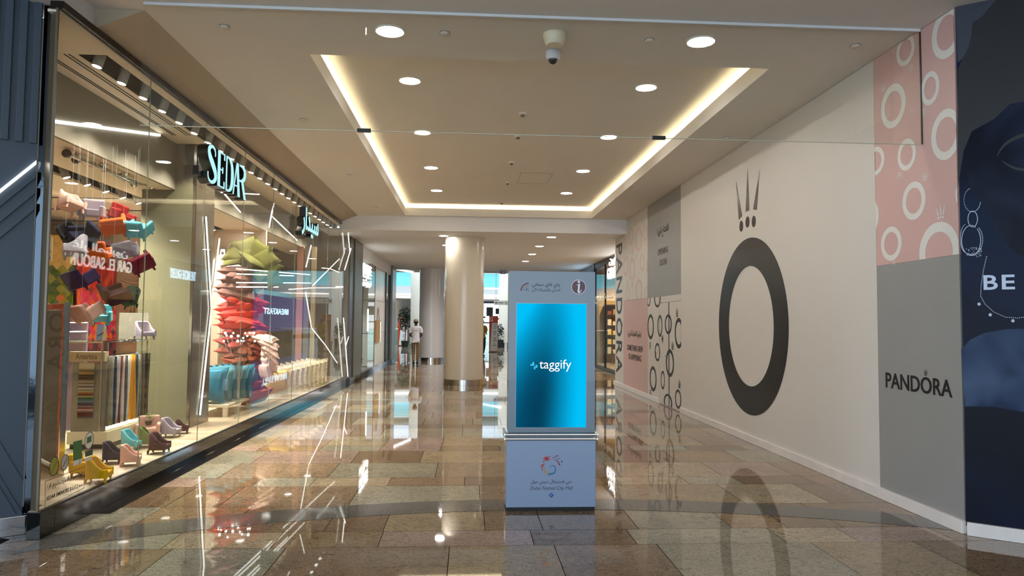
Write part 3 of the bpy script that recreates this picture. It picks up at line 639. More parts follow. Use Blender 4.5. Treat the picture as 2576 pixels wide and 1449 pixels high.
# ---- track spots
def track(x, y, z, tilt, lit, label, group, power=TRACK, proto={}):
    key = tilt
    if key not in proto:
        t = thing('track_spotlight', label, 'spotlight', (x, y, z), group); ax = Vector((tilt, -.12 * (1 if tilt < .3 else -1), -1)).normalized(); a = Vector((x, y, z)); b = a + ax * .17
        MB().tube([a, b], .044, 20).build('barrel', mat('spot grey', S(176, 172, 162), .5), t, smooth=True)
        MB().tube([b - ax * .002, b + ax * .003], .038, 20).build('lens', M_track, t)
        MB().tube([a + Vector((0, 0, .12)), a + Vector((0, 0, -.0))], .014, 8).build('stem', M_white, t)
        proto[key] = t
    else: t = dup(proto[key], (x, y, z), label)
    if lit: spot('bulb', Vector((x, y, z)) + Vector((tilt, 0, -1)).normalized() * .2, (tilt * .8, -.03, -1), power, ang=95, parent=t)
    return t
ord_ = ['first', 'second', 'third', 'fourth', 'fifth', 'sixth', 'seventh', 'eighth', 'ninth', 'tenth', 'eleventh', 'twelfth', 'thirteenth', 'fourteenth', 'fifteenth', 'sixteenth', 'seventeenth', 'eighteenth', 'nineteenth', 'twentieth', 'twenty first', 'twenty second', 'twenty third', 'twenty fourth', 'twenty fifth', 'twenty sixth']
for i in range(26):
    track(-3.31, 6.46 + i * .45, 4.02, -.22, i % 2 == 0, 'cylinder spotlight in the recess above the shop window, %s from the near end' % ord_[i], 'spotlights above the window display')
for i in range(7):
    track(-4.75, 8.0 + i * .45, 3.4, .35, True, 'cylinder spotlight in the inner black recess, %s from the near end' % ord_[i], 'spotlights in the inner recess', TRACK * 3.2)
for i, y in enumerate((11.9, 12.5, 13.2, 13.9, 15, 16.2)):
    track(-4.75, y, 3.4, .34, i % 2 == 0, 'cylinder spotlight behind the cushion sculpture, %s from the near end' % ord_[i], 'spotlights in the inner recess', TRACK * 3.2)
# suspended led line and curtain rods
PBk = Plane((-3.855, 0, 0), (0, 1, 0), (0, 0, 1)); a0 = PBk.pix(132, 305); a1 = PBk.pix(400, 340)
m = MB(); m.poly(PBk, [(a0[0], a0[1] - .015), (a1[0], a1[1] - .015), (a1[0], a1[1] + .015), (a0[0], a0[1] + .015)], .0, .02); tag(m.build('light_line', M_led), 'slim white light line on the grey bulkhead inside the shop', 'light')
def rod(p0, p1, zc, lab):
    t = thing('curtain_rod', lab, 'curtain rod', (p0.x, p0.y, p0.z)); d_ = (p1 - p0).normalized()
    MB().tube([p0, p1], .02, 12).build('pole', M_chrome, t, smooth=True)
    MB().sphere(p0 - d_ * .03, .045, 14, 10).build('finial', mat('dark finial', S(50, 36, 28), .2), t, smooth=True); MB().sphere(p1 + d_ * .03, .045, 14, 10).build('finial', M_steel, t, smooth=True)
    for f_ in (.15, .5, .85):
        q = p0.lerp(p1, f_); MB().lathe((q.x, q.y, q.z), [(.02, -.02), (.022, .04), (.05, zc - q.z - .01), (.05, zc - q.z)], 14).build('bracket', M_steel, t, smooth=True)
rod(onx(172, 388, -4.02), onx(335, 461, -4.02), 3.3, 'left chrome curtain rod hanging under the shop bulkhead')
rod(onx(195, 403, -4.12), onx(380, 468, -4.12), 3.3, 'right chrome curtain rod hanging under the shop bulkhead')
# ---- pillar in the shop
PX0, PX1, PY0, PY1 = -4.28, -3.60, 9.45, 10.12
t = thing('shop_pillar', 'square pillar inside the shop with olive front face and bronze side', 'pillar', (-3.94, 9.8, FZ))
MB().box(PX0, PX1, PY0 + .012, PY1, FZ, 3.9).build('core', M_taupe, t)
MB().box(PX0, PX1 - .03, PY0, PY0 + .011, FZ, 3.38).build('front_panel', M_olive, t)
MB().box(PX1 - .029, PX1 + .004, PY0, PY0 + .011, FZ, 3.9).build('corner_strip', M_steel, t)
MB().box(PX1 + .001, PX1 + .012, PY0 + .02, PY1, FZ, 3.9).build('side_panel', M_bronze, t)
# ---- slim light lines
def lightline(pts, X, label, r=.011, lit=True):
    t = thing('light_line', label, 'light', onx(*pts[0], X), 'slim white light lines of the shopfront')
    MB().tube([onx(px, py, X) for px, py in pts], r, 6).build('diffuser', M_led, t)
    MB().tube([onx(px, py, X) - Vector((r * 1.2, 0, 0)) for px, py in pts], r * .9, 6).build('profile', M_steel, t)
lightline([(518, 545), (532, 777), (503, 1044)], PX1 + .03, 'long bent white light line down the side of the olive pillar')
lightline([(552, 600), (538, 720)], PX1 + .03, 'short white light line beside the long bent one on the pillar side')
XW = -3.34
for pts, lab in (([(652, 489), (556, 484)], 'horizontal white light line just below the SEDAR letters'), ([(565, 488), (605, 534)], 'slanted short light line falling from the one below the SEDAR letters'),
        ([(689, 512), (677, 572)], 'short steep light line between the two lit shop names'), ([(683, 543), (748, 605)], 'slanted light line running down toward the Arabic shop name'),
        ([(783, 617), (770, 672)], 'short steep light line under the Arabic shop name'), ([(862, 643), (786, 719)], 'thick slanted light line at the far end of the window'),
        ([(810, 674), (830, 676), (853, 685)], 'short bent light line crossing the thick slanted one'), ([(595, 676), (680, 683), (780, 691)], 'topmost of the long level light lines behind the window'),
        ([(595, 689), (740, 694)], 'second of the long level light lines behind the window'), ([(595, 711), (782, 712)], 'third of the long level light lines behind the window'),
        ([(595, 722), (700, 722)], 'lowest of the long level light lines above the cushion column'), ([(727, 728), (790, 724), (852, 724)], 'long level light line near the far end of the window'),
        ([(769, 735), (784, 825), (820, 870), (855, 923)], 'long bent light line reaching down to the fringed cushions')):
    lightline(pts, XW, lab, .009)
XP = XL + .07
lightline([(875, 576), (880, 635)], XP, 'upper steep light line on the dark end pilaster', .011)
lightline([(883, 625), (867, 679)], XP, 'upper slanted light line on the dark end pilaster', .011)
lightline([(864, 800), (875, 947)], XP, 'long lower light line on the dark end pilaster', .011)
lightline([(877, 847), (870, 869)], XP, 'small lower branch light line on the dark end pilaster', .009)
struct(MB().box(-3.4, XL + .03, 18.45, 19.05, .13, HL - .002).build('trim_7', mat('dark bronze panel', S(92, 82, 70), .25, metal=.6)))
struct(MB().box(-3.4, XL + .06, 19.05, 20.4, .13, HL - .002).build('trim_8', M_olive))
struct(MB().box(-3.4, XL + .07, 18.45, 20.4, 0, .13).build('baseboard_left', M_blk))

# ---- shop names
def glyph_sedar(mb, P, a0, a1, b0, b1, c0, c1, grow=0):
    W_, H_ = a1 - a0, b1 - b0; g = grow
    def q(x, y): return (a0 + x * W_, b0 + y * H_)
    def pl(pts): mb.poly(P, [q(*p) for p in pts], c0, c1)
    mb.stroke(P, [q(*p) for p in ((.17, .76), (.165, .9), (.12, .985), (.06, .96), (.025, .84), (.05, .68), (.12, .5), (.175, .33), (.185, .17), (.14, .04), (.07, .01), (.02, .09), (.01, .25))], [w_ * W_ + g for w_ in (.012, .014, .02, .03, .05, .06, .065, .06, .05, .03, .02, .014, .012)], c0, c1)
    e = g / W_; f = g / H_ / 2
    def bar(x0, x1, y0, y1): pl([(x0 - e / 2, y0 - f), (x1 + e / 2, y0 - f), (x1 + e / 2, y1 + f), (x0 - e / 2, y1 + f)])
    bar(.235, .29, 0, 1); bar(.29, .40, .965, 1); bar(.385, .405, .82, 1); bar(.29, .36, .49, .52); bar(.345, .362, .42, .59); bar(.29, .40, 0, .035); bar(.385, .405, 0, .2)
    bar(.44, .462, 0, 1)
    mb.stroke(P, [q(*p) for p in ((.45, .985), (.52, .97), (.575, .86), (.6, .68), (.605, .5), (.6, .32), (.575, .14), (.52, .03), (.45, .015))], [w_ * W_ + g for w_ in (.012, .02, .045, .06, .065, .06, .045, .02, .012)], c0, c1)
    pl([(.625 - e, 0), (.645 + e, 0), (.735 + e, 1), (.715 - e, 1)]); pl([(.715 - e, 1), (.765 + e, 1), (.82 + e, 0), (.765 - e, 0)]); bar(.665, .77, .28, .31)
    bar(.80, .83, 0, 1) if False else None
    mb.stroke(P, [q(*p) for p in ((.80, .985), (.88, .98), (.945, .9), (.955, .76), (.93, .62), (.86, .53), (.80, .52))], [w_ * W_ + g for w_ in (.012, .02, .045, .055, .045, .02, .012)], c0, c1)
    pl([(.855 - e, .54), (.905 + e, .56), (1.0 + e, 0), (.945 - e, 0)])
t = thing('shop_name_sign', 'lit pale blue SEDAR letters with deep black sides on the shop window', 'sign', (-3.03, 8.8, 3.2))
m = MB(); glyph_sedar(m, PS, 8.12, 9.50, 3.18, 3.60, .0305, .036); m.build('lit_face', M_signface, t)
m = MB(); glyph_sedar(m, PS, 8.12, 9.50, 3.18, 3.60, -.085, .03, .012); m.build('letter_return', M_dark, t)
MB().box(-3.085, -3.02, 8.0, 8.1, 3.22, 3.32).build('bracket', M_dark, t)
t = thing('shop_name_sign', 'lit Arabic shop name with black sides farther along the window', 'sign', (-3.03, 13.3, 3.2))
ya, yb = PS.pix(755, 570)[0], PS.pix(797, 570)[0]
m = MB(); m.text(PS, arab('سيدار'), ya, yb, 3.13, 3.66, .0305, .036, bold=.02); m.build('lit_face', M_signface, t)
m = MB(); m.text(PS, arab('سيدار'), ya, yb, 3.12, 3.67, -.085, .03, bold=.035); m.build('letter_return', M_dark, t)
# ---- stickers on the glass
def sticker(name, label, m_): return thing(name, label, 'sticker', onx(170, 1180, XL + .006))
M_sgreen = mat('sticker green', S(40, 104, 46), .5); M_swhite = mat('sticker white', S(214, 214, 206), .5); M_solive = mat('sticker olive', S(150, 146, 40), .5); M_sgrey = mat('sticker grey', S(176, 174, 168), .5)
t = thing('sticker', 'tall green and white sticker low on the shop glass', 'sticker', onx(195, 1140, XL + .006), 'stickers on the shop glass')
m = MB(); m.poly(PSs, [PSs.pix(*q) for q in ((184, 1112), (206, 1106), (206, 1153), (184, 1160))], 0, .001); m.build('green_field', M_sgreen, t)
m = MB(); m.poly(PSs, [PSs.pix(*q) for q in ((184, 1160.4), (206, 1153.4), (206, 1165), (184, 1173))], 0, .001); m.build('white_field', M_swhite, t)
m = MB(); a, b = PSs.pix(200, 1162); m.ring(PSs, a, b, .012, .016, .008, .011, .001, .0015, n=16); m.build('emblem', M_sgreen, t)
for px, py, hw, hh, lab, m0 in ((136, 1173, 11.5, 24, 'olive round sticker at the lower left of the shop glass', M_solive), (163, 1163, 9.5, 20, 'grey round no smoking sticker on the shop glass', M_sgrey), (224, 1108, 11, 22, 'white round sticker with a green square on the shop glass', M_swhite)):
    a, b = PSs.pix(px, py); ra = (PSs.pix(px + hw, py)[0] - PSs.pix(px - hw, py)[0]) / 2; rb = hh * abs(PSs.pix(px, py)[1] - PSs.pix(px, py + 1)[1])
    t = thing('sticker', lab, 'sticker', PSs.p(a, b), 'stickers on the shop glass')
    m = MB(); m.disc(PSs, a, b, ra, rb, 0, .001); m.build('field', m0, t)
    m = MB(); m.ring(PSs, a, b, ra, rb, ra * .9, rb * .92, .0012, .0018, n=32); m.build('rim', M_ink, t)
    m = MB()
    if m0 is M_swhite: m.poly(PSs, [(a - ra * .5, b - rb * .3), (a + ra * .5, b - rb * .2), (a + ra * .5, b + rb * .5), (a - ra * .5, b + rb * .4)], .0012, .002); m.build('green_square', M_sgreen, t)
    else: m.stroke(PSs, [(a - ra * .5, b - rb * .5), (a + ra * .5, b + rb * .4)], [.006, .006], .0012, .002, 1); m.build('symbol', M_ink if m0 is M_sgrey else mat('olive ink', S(90, 92, 20), .5), t)
t = thing('sticker', 'small dark green card sticker under the round white one', 'sticker', onx(224, 1140, XL + .006), 'stickers on the shop glass')
m = MB(); m.poly(PSs, [PSs.pix(*q) for q in ((214, 1136), (233, 1130), (233, 1144), (214, 1150))], 0, .001); m.build('field', mat('dark green', S(20, 64, 46), .5), t)
m = MB(); m.poly(PSs, [PSs.pix(*q) for q in ((212, 1153), (231, 1147), (231, 1156), (212, 1162))], 0, .001); m.build('white_field', M_swhite, t)
t = thing('licence_lettering', 'black outlined licence notice SEDAR EMIRATES low on the shop glass', 'lettering', onx(165, 1225, XL + .006))
m = MB(); cs = [PSs.pix(*q) for q in ((114, 1211), (213, 1174), (211, 1228), (113, 1279))]
for i in range(4): m.stroke(PSs, [cs[i], cs[(i + 1) % 4]], [.004, .004], 0, .001, 1)
m.build('outline', mat('maroon ink', S(60, 20, 22), .5), t)
m = MB(); z_ = PSs.pix(150, 1245)[1]; y_a = PSs.pix(117, 1240)[0]; y_b = PSs.pix(195, 1240)[0]
m.text(PSs, 'SEDAR EMIRATES (L.L.C.)', y_a, y_b, z_ - .012, z_ + .026, 0, .001, bold=.02); m.text(PSs, '(Branch)', y_b + .015, y_b + .075, z_ - .008, z_ + .014, 0, .001)
z2 = z_ + .075; m.text(PSs, arab('شركة سيدار الامارات ذ.م.م. فرع'), y_a, y_b + .07, z2 - .01, z2 + .045, 0, .001, bold=.01); m.build('text', M_ink, t)

# ---- small armchairs
def fab(name, c): return mat('fabric ' + name, c, .9, spec=.1, sheen=.06, noise=.08, nscale=40)
CH = dict(pink=S(214, 168, 156), lilac=S(150, 138, 150), orange=S(220, 96, 28), red=S(150, 26, 26), cyan=S(96, 190, 204), charcoal=S(14, 14, 17), navy=S(12, 19, 50), grey=S(170, 164, 176),
          maroon=S(120, 30, 56), purple=S(48, 30, 78), plum=S(72, 44, 56), green=S(30, 74, 62), yellow=S(206, 164, 22), moss=S(92, 112, 58), wine=S(56, 12, 28), mustard=S(214, 150, 36), rose=S(214, 172, 164))
def chair(kind, cname, loc, scale, label, group, rot=(0, 0, 0), wire=None, legm=None):
    # local: width along x, front toward -y, feet at z 0, about 1 unit tall before scaling
    t = thing('miniature_armchair' if scale < .5 else 'armchair', label, 'armchair', loc, group); off = Vector(loc); mc = fab(cname, CH[cname]); s = scale
    def V(x, y, z): return off + Vector((x, y, z)) * s
    def fin(mb, n_, m_, **k):
        mb.v = [q for q in mb.v]; return mb.build(n_, m_, t, **k)
    if kind == 'slope':
        plan = []
        for i in range(25):
            u = i / 24
            if u < .3: x, y = -.42, -.45 + (u / .3) * .55
            elif u > .7: x, y = .42, -.45 + ((1 - u) / .3) * .55
            else:
                a = pi - (u - .3) / .4 * pi; x, y = .42 * cos(a), .1 + .34 * sin(a)
            hgt = .52 + .48 * max(0, min(1, (y + .3) / .55)) ** 1.3
            plan.append((x, y, hgt))
        q = []; n = len(plan)
        for i, (x, y, hgt) in enumerate(plan):
            d = Vector((-x, -(y + .1), 0)).normalized(); th = .12 + .012 * cos(i * 2.6)
            ix, iy = x + d.x * th, y + d.y * th if abs(y + .45) > .02 else y
            q += [V(x, y, .2), V(x * 1.03, y, hgt - .05), V(x * .97, y - d.y * .0, hgt), V((x + ix) / 2, (y + iy) / 2, hgt + .015), V(ix, iy, hgt - .03), V(ix, iy, .22)]
        fs = [(6 * i + k, 6 * i + (k + 1) % 6, 6 * i + 6 + (k + 1) % 6, 6 * i + 6 + k) for i in range(n - 1) for k in range(6)] + [(5, 4, 3, 2, 1, 0), tuple(6 * (n - 1) + k for k in range(6))]
        m = MB(); m.add(q, [f[::-1] for f in fs[:-2]] + fs[-2:]); fin(m, 'shell', mc, smooth=True)
        m = MB(); m.add([V(*p) for p in ((-.31, -.47, .2), (.31, -.47, .2), (.31, .3, .2), (-.31, .3, .2), (-.31, -.47, .44), (.31, -.47, .44), (.31, .3, .4), (-.31, .3, .4))], [(0, 3, 2, 1), (4, 5, 6, 7), (0, 1, 5, 4), (1, 2, 6, 5), (2, 3, 7, 6), (3, 0, 4, 7)]); fin(m, 'seat', mc, bevel=.04 * s * 1.5)
    else:
        def bx(n_, x0, x1, y0, y1, z0, z1, bv=.06, sl=0):
            m = MB(); m.add([V(x0, y0, z0), V(x1, y0, z0), V(x1, y1, z0), V(x0, y1, z0), V(x0, y0 + sl, z1), V(x1, y0 + sl, z1), V(x1, y1 + sl, z1), V(x0, y1 + sl, z1)], [(0, 3, 2, 1), (4, 5, 6, 7), (0, 1, 5, 4), (1, 2, 6, 5), (2, 3, 7, 6), (3, 0, 4, 7)]); fin(m, n_, mc, bevel=bv * s, smooth=False)
        bx('seat', -.36, .36, -.46, .3, .18, .5); bx('backrest', -.44, .44, .24, .46, .18, .98, .08, .06); bx('armrest', -.5, -.345, -.46, .4, .17, .68, .07); bx('armrest', .345, .5, -.46, .4, .17, .68, .07)
    for x in (-.33, .33):
        for y in (-.36, .34):
            m = MB(); m.tube([V(x, y, .2), V(x * 1.06, y * 1.06, 0)], [.06 * s, .042 * s], 10); fin(m, 'leg', legm or mc, smooth=True)
    R_ = Euler([radians(a) for a in rot]).to_matrix()
    if wire is not None:
        m = MB(); top = off + R_ @ (Vector((0, 0, .9)) * s); m.tube([top, Vector((top.x, top.y, wire))], .0007, 4); m.build('wire', M_white, t, inv=R_.inverted())
    t.rotation_euler = [radians(a) for a in rot]; return t
G1 = 'miniature armchairs hung in the window'; G2 = 'miniature armchairs on the window floor'
def centre(px, py, Y, s, rot):
    R_ = Euler([radians(a) for a in rot]).to_matrix(); return ony(px, py, Y) - R_ @ (Vector((0, 0, .5)) * s)
for px, py, Y, sz, kd, cn, rot, lab in (
        (178, 507, 7.0, .27, 'slope', 'pink', (-10, 14, 60), 'pale pink one hanging highest at the left'), (231, 527, 7.15, .26, 'box', 'lilac', (4, 2, 18), 'grey lilac boxy one hanging beside the pale pink one'),
        (284, 562, 7.2, .27, 'box', 'orange', (-40, 12, 200), 'bright orange one tipped to show its underside'), (308, 540, 7.7, .25, 'box', 'red', (14, 14, 60), 'dark red one behind the bright orange one'),
        (348, 572, 7.3, .26, 'box', 'cyan', (-34, -4, 175), 'turquoise one at the upper right of the cluster'), (176, 588, 7.5, .25, 'slope', 'charcoal', (10, -30, 40), 'charcoal one under the pale pink one'),
        (207, 592, 7.3, .27, 'box', 'navy', (10, 38, -20), 'navy one tipped sideways'), (190, 622, 6.95, .26, 'slope', 'grey', (0, -14, -60), 'light grey one below the navy one'),
        (256, 632, 7.6, .26, 'box', 'orange', (-12, 3, 175), 'second orange one in the middle of the cluster'), (316, 627, 7.3, .25, 'box', 'grey', (-22, 14, 190), 'pale lilac one right of the lower orange one'),
        (352, 657, 7.2, .26, 'box', 'maroon', (-34, 30, 210), 'magenta one at the right edge of the cluster'), (204, 700, 7.1, .27, 'box', 'purple', (-28, 14, 160), 'purple one in the lower left of the cluster'),
        (290, 737, 7.1, .27, 'box', 'plum', (-26, -20, 140), 'plum one in the lower middle of the cluster'), (324, 747, 7.45, .23, 'slope', 'green', (10, -30, 250), 'dark green one behind the plum one'),
        (219, 781, 7.0, .27, 'box', 'rose', (-34, 6, 155), 'pale rose one hanging lowest of all'), (252, 792, 7.6, .25, 'box', 'cyan', (4, 0, 20), 'turquoise one behind the lowest rose one')):
    sz *= .86; chair(kd, cn, centre(px, py, Y, sz, rot), sz, 'miniature armchair, ' + lab, G1, rot, wire=3.3)
for px, py, sz, kd, cn, rz, lab in (
        (246, 1212, .245, 'slope', 'yellow', 72, 'bright yellow one nearest the glass'), (212, 1196, .235, 'box', 'yellow', 60, 'second yellow one behind the first'), (283, 1164, .235, 'slope', 'navy', 72, 'navy one in front of the cream plinth'),
        (327, 1170, .225, 'slope', 'pink', 78, 'salmon pink one close to the glass'), (328, 1130, .24, 'slope', 'cyan', 62, 'turquoise one behind the salmon pink one'), (398, 1140, .25, 'slope', 'wine', 66, 'dark wine one close to the glass'),
        (370, 1124, .25, 'slope', 'moss', 80, 'moss green one behind the dark wine one'), (372, 1102, .30, 'box', 'pink', 20, 'wide pink one holding a small plant'), (427, 1099, .26, 'slope', 'lilac', 62, 'grey lilac one in front of the olive pillar'),
        (457, 1090, .19, 'slope', 'wine', 80, 'small dark one behind the grey lilac one')):
    sz *= .87; p = onz(px, py, FZ); chair(kd, cn, (p.x, p.y, FZ), sz, 'miniature armchair on the window floor, ' + lab, G2, (0, 0, rz + (28 if rz > 50 else 0)))
p = onz(372, 1102, FZ); t = thing('potted_plant', 'small leafy green plant sitting on the wide pink miniature armchair', 'plant', (p.x, p.y, FZ + .15))
MB().lathe((p.x, p.y, FZ + .152), [(.03, 0), (.04, .05), (.038, .05)], 16).build('pot', mat('dark pot', S(50, 56, 40), .5), t)
m = MB()
for i in range(46):
    a = rnd.random() * 2 * pi; e = rnd.random() * 1.4; r = .03 + .04 * rnd.random(); c0_ = Vector((p.x, p.y, FZ + .22)) + Vector((cos(a) * cos(e), sin(a) * cos(e), sin(e))) * r
    d = Vector((cos(a), sin(a), .3)) * .028; sd = Vector((-sin(a), cos(a), 0)) * .012
    m.add([c0_, c0_ + d * .5 + sd, c0_ + d, c0_ + d * .5 - sd], [(0, 1, 2, 3)])
m.build('foliage', mat('leaf green', S(86, 132, 48), .5, noise=.3, nscale=30), t)
p = onz(154, 1032, FZ); chair('slope', 'mustard', (p.x, p.y, FZ), .8, 'mustard yellow armchair with wooden legs deeper in the shop', None, (0, 0, 30), legm=mat('beech', S(150, 104, 62), .5))

# ---- swatch display
Yd = 7.95; M_creamp = mat('cream laminate', S(222, 210, 184), .4)
b0 = onz(172, 1128, FZ); struct_x0 = -4.30
t = thing('display_plinth', 'low cream display plinth under the fabric samples', 'plinth', (-4.1, 8.45, FZ))
MB().box(-4.30, -3.88, 7.95, 9.05, FZ + .05, .385).build('body', M_creamp, t, bevel=.004); MB().box(-4.28, -3.90, 7.98, 9.03, FZ, FZ + .05).build('toe_kick', M_dark, t)
pf = lambda px, py, Y=Yd: ony(px, py, Y)
t = thing('display_rack', 'steel framed display rack headed Antartica with a grey backing board', 'display rack', (-4.1, 8.0, .385)); PD = Plane((0, Yd + .02, 0), (1, 0, 0), (0, 0, 1))
def pq(px, py): return PD.pix(px, py)
a0, b0 = pq(177, 1078); a1, b1 = pq(268, 912); m = MB(); m.pbox(PD, a0, a1, .386, b1, -.03, 0); m.build('backing_board', mat('grey felt board', S(132, 128, 118), .9, noise=.1, nscale=12), t)
h0, h1 = pq(177, 909), pq(268, 885); m = MB(); m.pbox(PD, h0[0], h1[0], h0[1], h1[1], -.05, .03); m.build('header_board', mat('beige header', S(196, 174, 140), .6), t)
m = MB(); k0, k1 = pq(194, 903), pq(248, 889); m.text(PD, 'Antartica', k0[0], k1[0], k0[1], k1[1], .0303, .032); m.build('lettering', mat('brown ink', S(96, 80, 62), .6), t)
m = MB()
for x in (-4.42, -3.95):
    for y in (7.93, 9.0): m.box(x - .008, x + .008, y - .008, y + .008, .386 if x > -4.3 else FZ, 1.36)
m.build('frame_posts', M_steel, t)
m = MB(); m.box(-4.42, -3.95, 7.92, 7.94, 1.34, 1.356); m.box(-3.958, -3.942, 7.93, 9.0, 1.34, 1.356); m.box(-3.952, -3.94, 7.95, 9.02, 1.2, 1.212); m.build('rail', M_chrome, t)
MB().box(-4.6, -3.9, 7.9, 9.05, 1.357, 1.367).build('glass_shelf', glass('shelf glass', tint=(.8, .9, .86, 1), f0=.1), t)
stripes = [(222, 210, 180)] * 3 + [(200, 180, 140), (120, 96, 70), (190, 160, 90), (210, 176, 110), (90, 66, 44), (120, 90, 66), (70, 54, 44), (150, 130, 104), (200, 184, 160), (130, 116, 100), (210, 200, 184), (100, 90, 84), (220, 214, 204), (150, 140, 130), (196, 190, 120), (170, 80, 40), (90, 34, 24), (180, 184, 120), (34, 84, 50), (60, 130, 130), (120, 140, 160), (70, 80, 120), (50, 50, 70), (160, 130, 130), (120, 50, 60), (210, 170, 160), (140, 110, 110), (80, 24, 30), (100, 30, 34), (70, 50, 50), (120, 110, 110)]
a0, b0 = pq(196, 1052); a1, b1 = pq(240, 912); m = MB(); n = len(stripes)
for i, c_ in enumerate(stripes):
    zt_ = b1 - (b1 - b0) * i / n; zb_ = b1 - (b1 - b0) * (i + 1) / n
    m.add([PD.p(a0, zt_, .008), PD.p(a1, zt_, .008), PD.p(a1, zb_ - .004, .022), PD.p(a0, zb_ - .004, .022), PD.p(a1, zb_, .006), PD.p(a0, zb_, .006)], [(0, 3, 2, 1), (3, 5, 4, 2)], S(*c_)[:3])
def attrmat(name, rough=.8):
    m_ = mat(name, (1, 1, 1, 1), rough); nt = m_.node_tree; v = nt.nodes.new('ShaderNodeVertexColor'); v.layer_name = 'tint'; nt.links.new(v.outputs['Color'], nt.nodes['Principled BSDF'].inputs['Base Color']); return m_
tag(m.build('swatch_ladder', attrmat('striped swatches'), attr=True), 'long strip of layered colour swatches hanging on the grey backing board', 'fabric swatches')
fcol = [(120, 112, 98), (140, 134, 120), (40, 56, 84), (196, 186, 176), (110, 60, 70), (206, 198, 190), (90, 84, 90), (218, 210, 200), (196, 136, 44), (206, 150, 50), (60, 70, 76), (150, 144, 136), (52, 44, 40), (96, 88, 74), (40, 38, 36), (70, 62, 52)]
names = ['taupe', 'stone grey', 'deep blue', 'pale beige', 'dusty plum', 'off white', 'slate', 'ivory', 'ochre', 'golden ochre', 'steel blue', 'light grey', 'dark brown', 'khaki', 'black', 'umber']
for i in range(16):
    y = 8.0 + i * .062; m = MB(); q = []; nz = 8
    for j in range(nz + 1):
        zz = 1.19 - (1.19 - .44) * j / nz
        for dx in (-.055, -.02, .02, .055): q.append((-3.985 + dx * (1 - .1 * j / nz) + .05, y + .012 * sin(i * 1.7 + j * .5 + dx * 30) + (.0 if i not in (8, 9) else .012 * j / 2), zz))
    fs = [(4 * j + k, 4 * j + k + 1, 4 * j + 4 + k + 1, 4 * j + 4 + k) for j in range(nz) for k in range(3)]
    m.add(q, fs); o = m.build('fabric_sample', fab('sample%d' % i, S(*fcol[i])), smooth=True)
    o.modifiers.new('thickness', 'SOLIDIFY').thickness = .012
    tag(o, 'hanging %s fabric sample on the rail beside the grey backing board' % names[i], 'fabric sample', 'fabric samples hanging on the rail')
t = thing('flyer_stand', 'blue leaflet stand with a pictured curtain track on the glass shelf', 'leaflet', (-4.1, 8.2, 1.368)); P2 = Plane((0, 8.2, 0), (1, 0, .0), (0, 0, 1))
a0 = P2.pix(241, 857)[0]; a1 = P2.pix(268, 857)[0]; b1 = P2.pix(250, 816)[1]; m = MB(); m.poly(P2, [(a0, 1.368), (a1, 1.368), (a1 - .005, b1 - .03), (a1 - .03, b1), (a0 + .01, b1)], 0, .004); m.build('leaflet', mat('leaflet blue', S(110, 130, 170), .4), t)
m = MB(); m.stroke(P2, [(a0 + .02, 1.41), (a1 - .03, 1.45)], [.016, .01], .0042, .006, 1); m.build('picture', M_ink, t)
m = MB(); m.poly(P2, [(a1 - .045, 1.368), (a1, 1.368), (a1 - .005, b1 - .04), (a1 - .03, b1 - .01)], .0042, .006); m.build('side_picture', mat('leaflet tan', S(196, 170, 120), .5), t)
p0 = P2.pix(302, 857); p1 = P2.pix(374, 787); tag((lambda m: (m.pbox(Plane((0, 8.75, 0), (1, 0, 0), (0, 0, 1)), *[Plane((0, 8.75, 0), (1, 0, 0), (0, 0, 1)).pix(300, 857)[0], Plane((0, 8.75, 0), (1, 0, 0), (0, 0, 1)).pix(374, 857)[0]], 1.368, Plane((0, 8.75, 0), (1, 0, 0), (0, 0, 1)).pix(340, 787)[1], 0, .02), m.build('sample_board', mat('grey linen board', S(162, 156, 142), .8))))(MB())[1], 'plain grey linen sample board standing on the glass shelf', 'sample board')
p = ony(362, 854, 8.35); chair('slope', 'lilac', (p.x, p.y, 1.368), .21, 'miniature armchair, lilac one standing on the glass shelf', 'miniature armchairs on the glass shelf', (0, 0, 55))
# braided frame panel
A_, B_ = onz(150, 1195, FZ), onz(92, 1163, FZ); PBr = Plane((B_.x, B_.y, 0), (A_.x - B_.x, A_.y - B_.y, 0), (0, 0, 1)); L_ = (A_ - B_).length
t = thing('rug_panel', 'standing dark grey rug panel edged with an orange braid at the near left', 'rug panel', (B_.x, B_.y, FZ))
m = MB(); m.pbox(PBr, -.1, L_ - .11, FZ + .06, 1.68, -.03, 0); m.build('rug', mat('grey rug', S(92, 90, 86), .9, noise=.15, nscale=30), t)
M_braid = mat('orange braid', S(176, 84, 44), .8, noise=.5, nscale=50)
m = MB(); m.pbox(PBr, L_ - .108, L_ - .03, FZ + .03, 1.74, -.035, .008); m.pbox(PBr, -.1, L_ - .11, 1.682, 1.74, -.035, .008); m.build('braid', M_braid, t, bevel=.004)
m = MB(); m.pbox(PBr, L_ - .029, L_ - .005, FZ, 1.75, -.035, .01); m.pbox(PBr, -.1, L_ - .03, FZ, FZ + .03, -.035, .01); m.build('frame', M_steel, t)
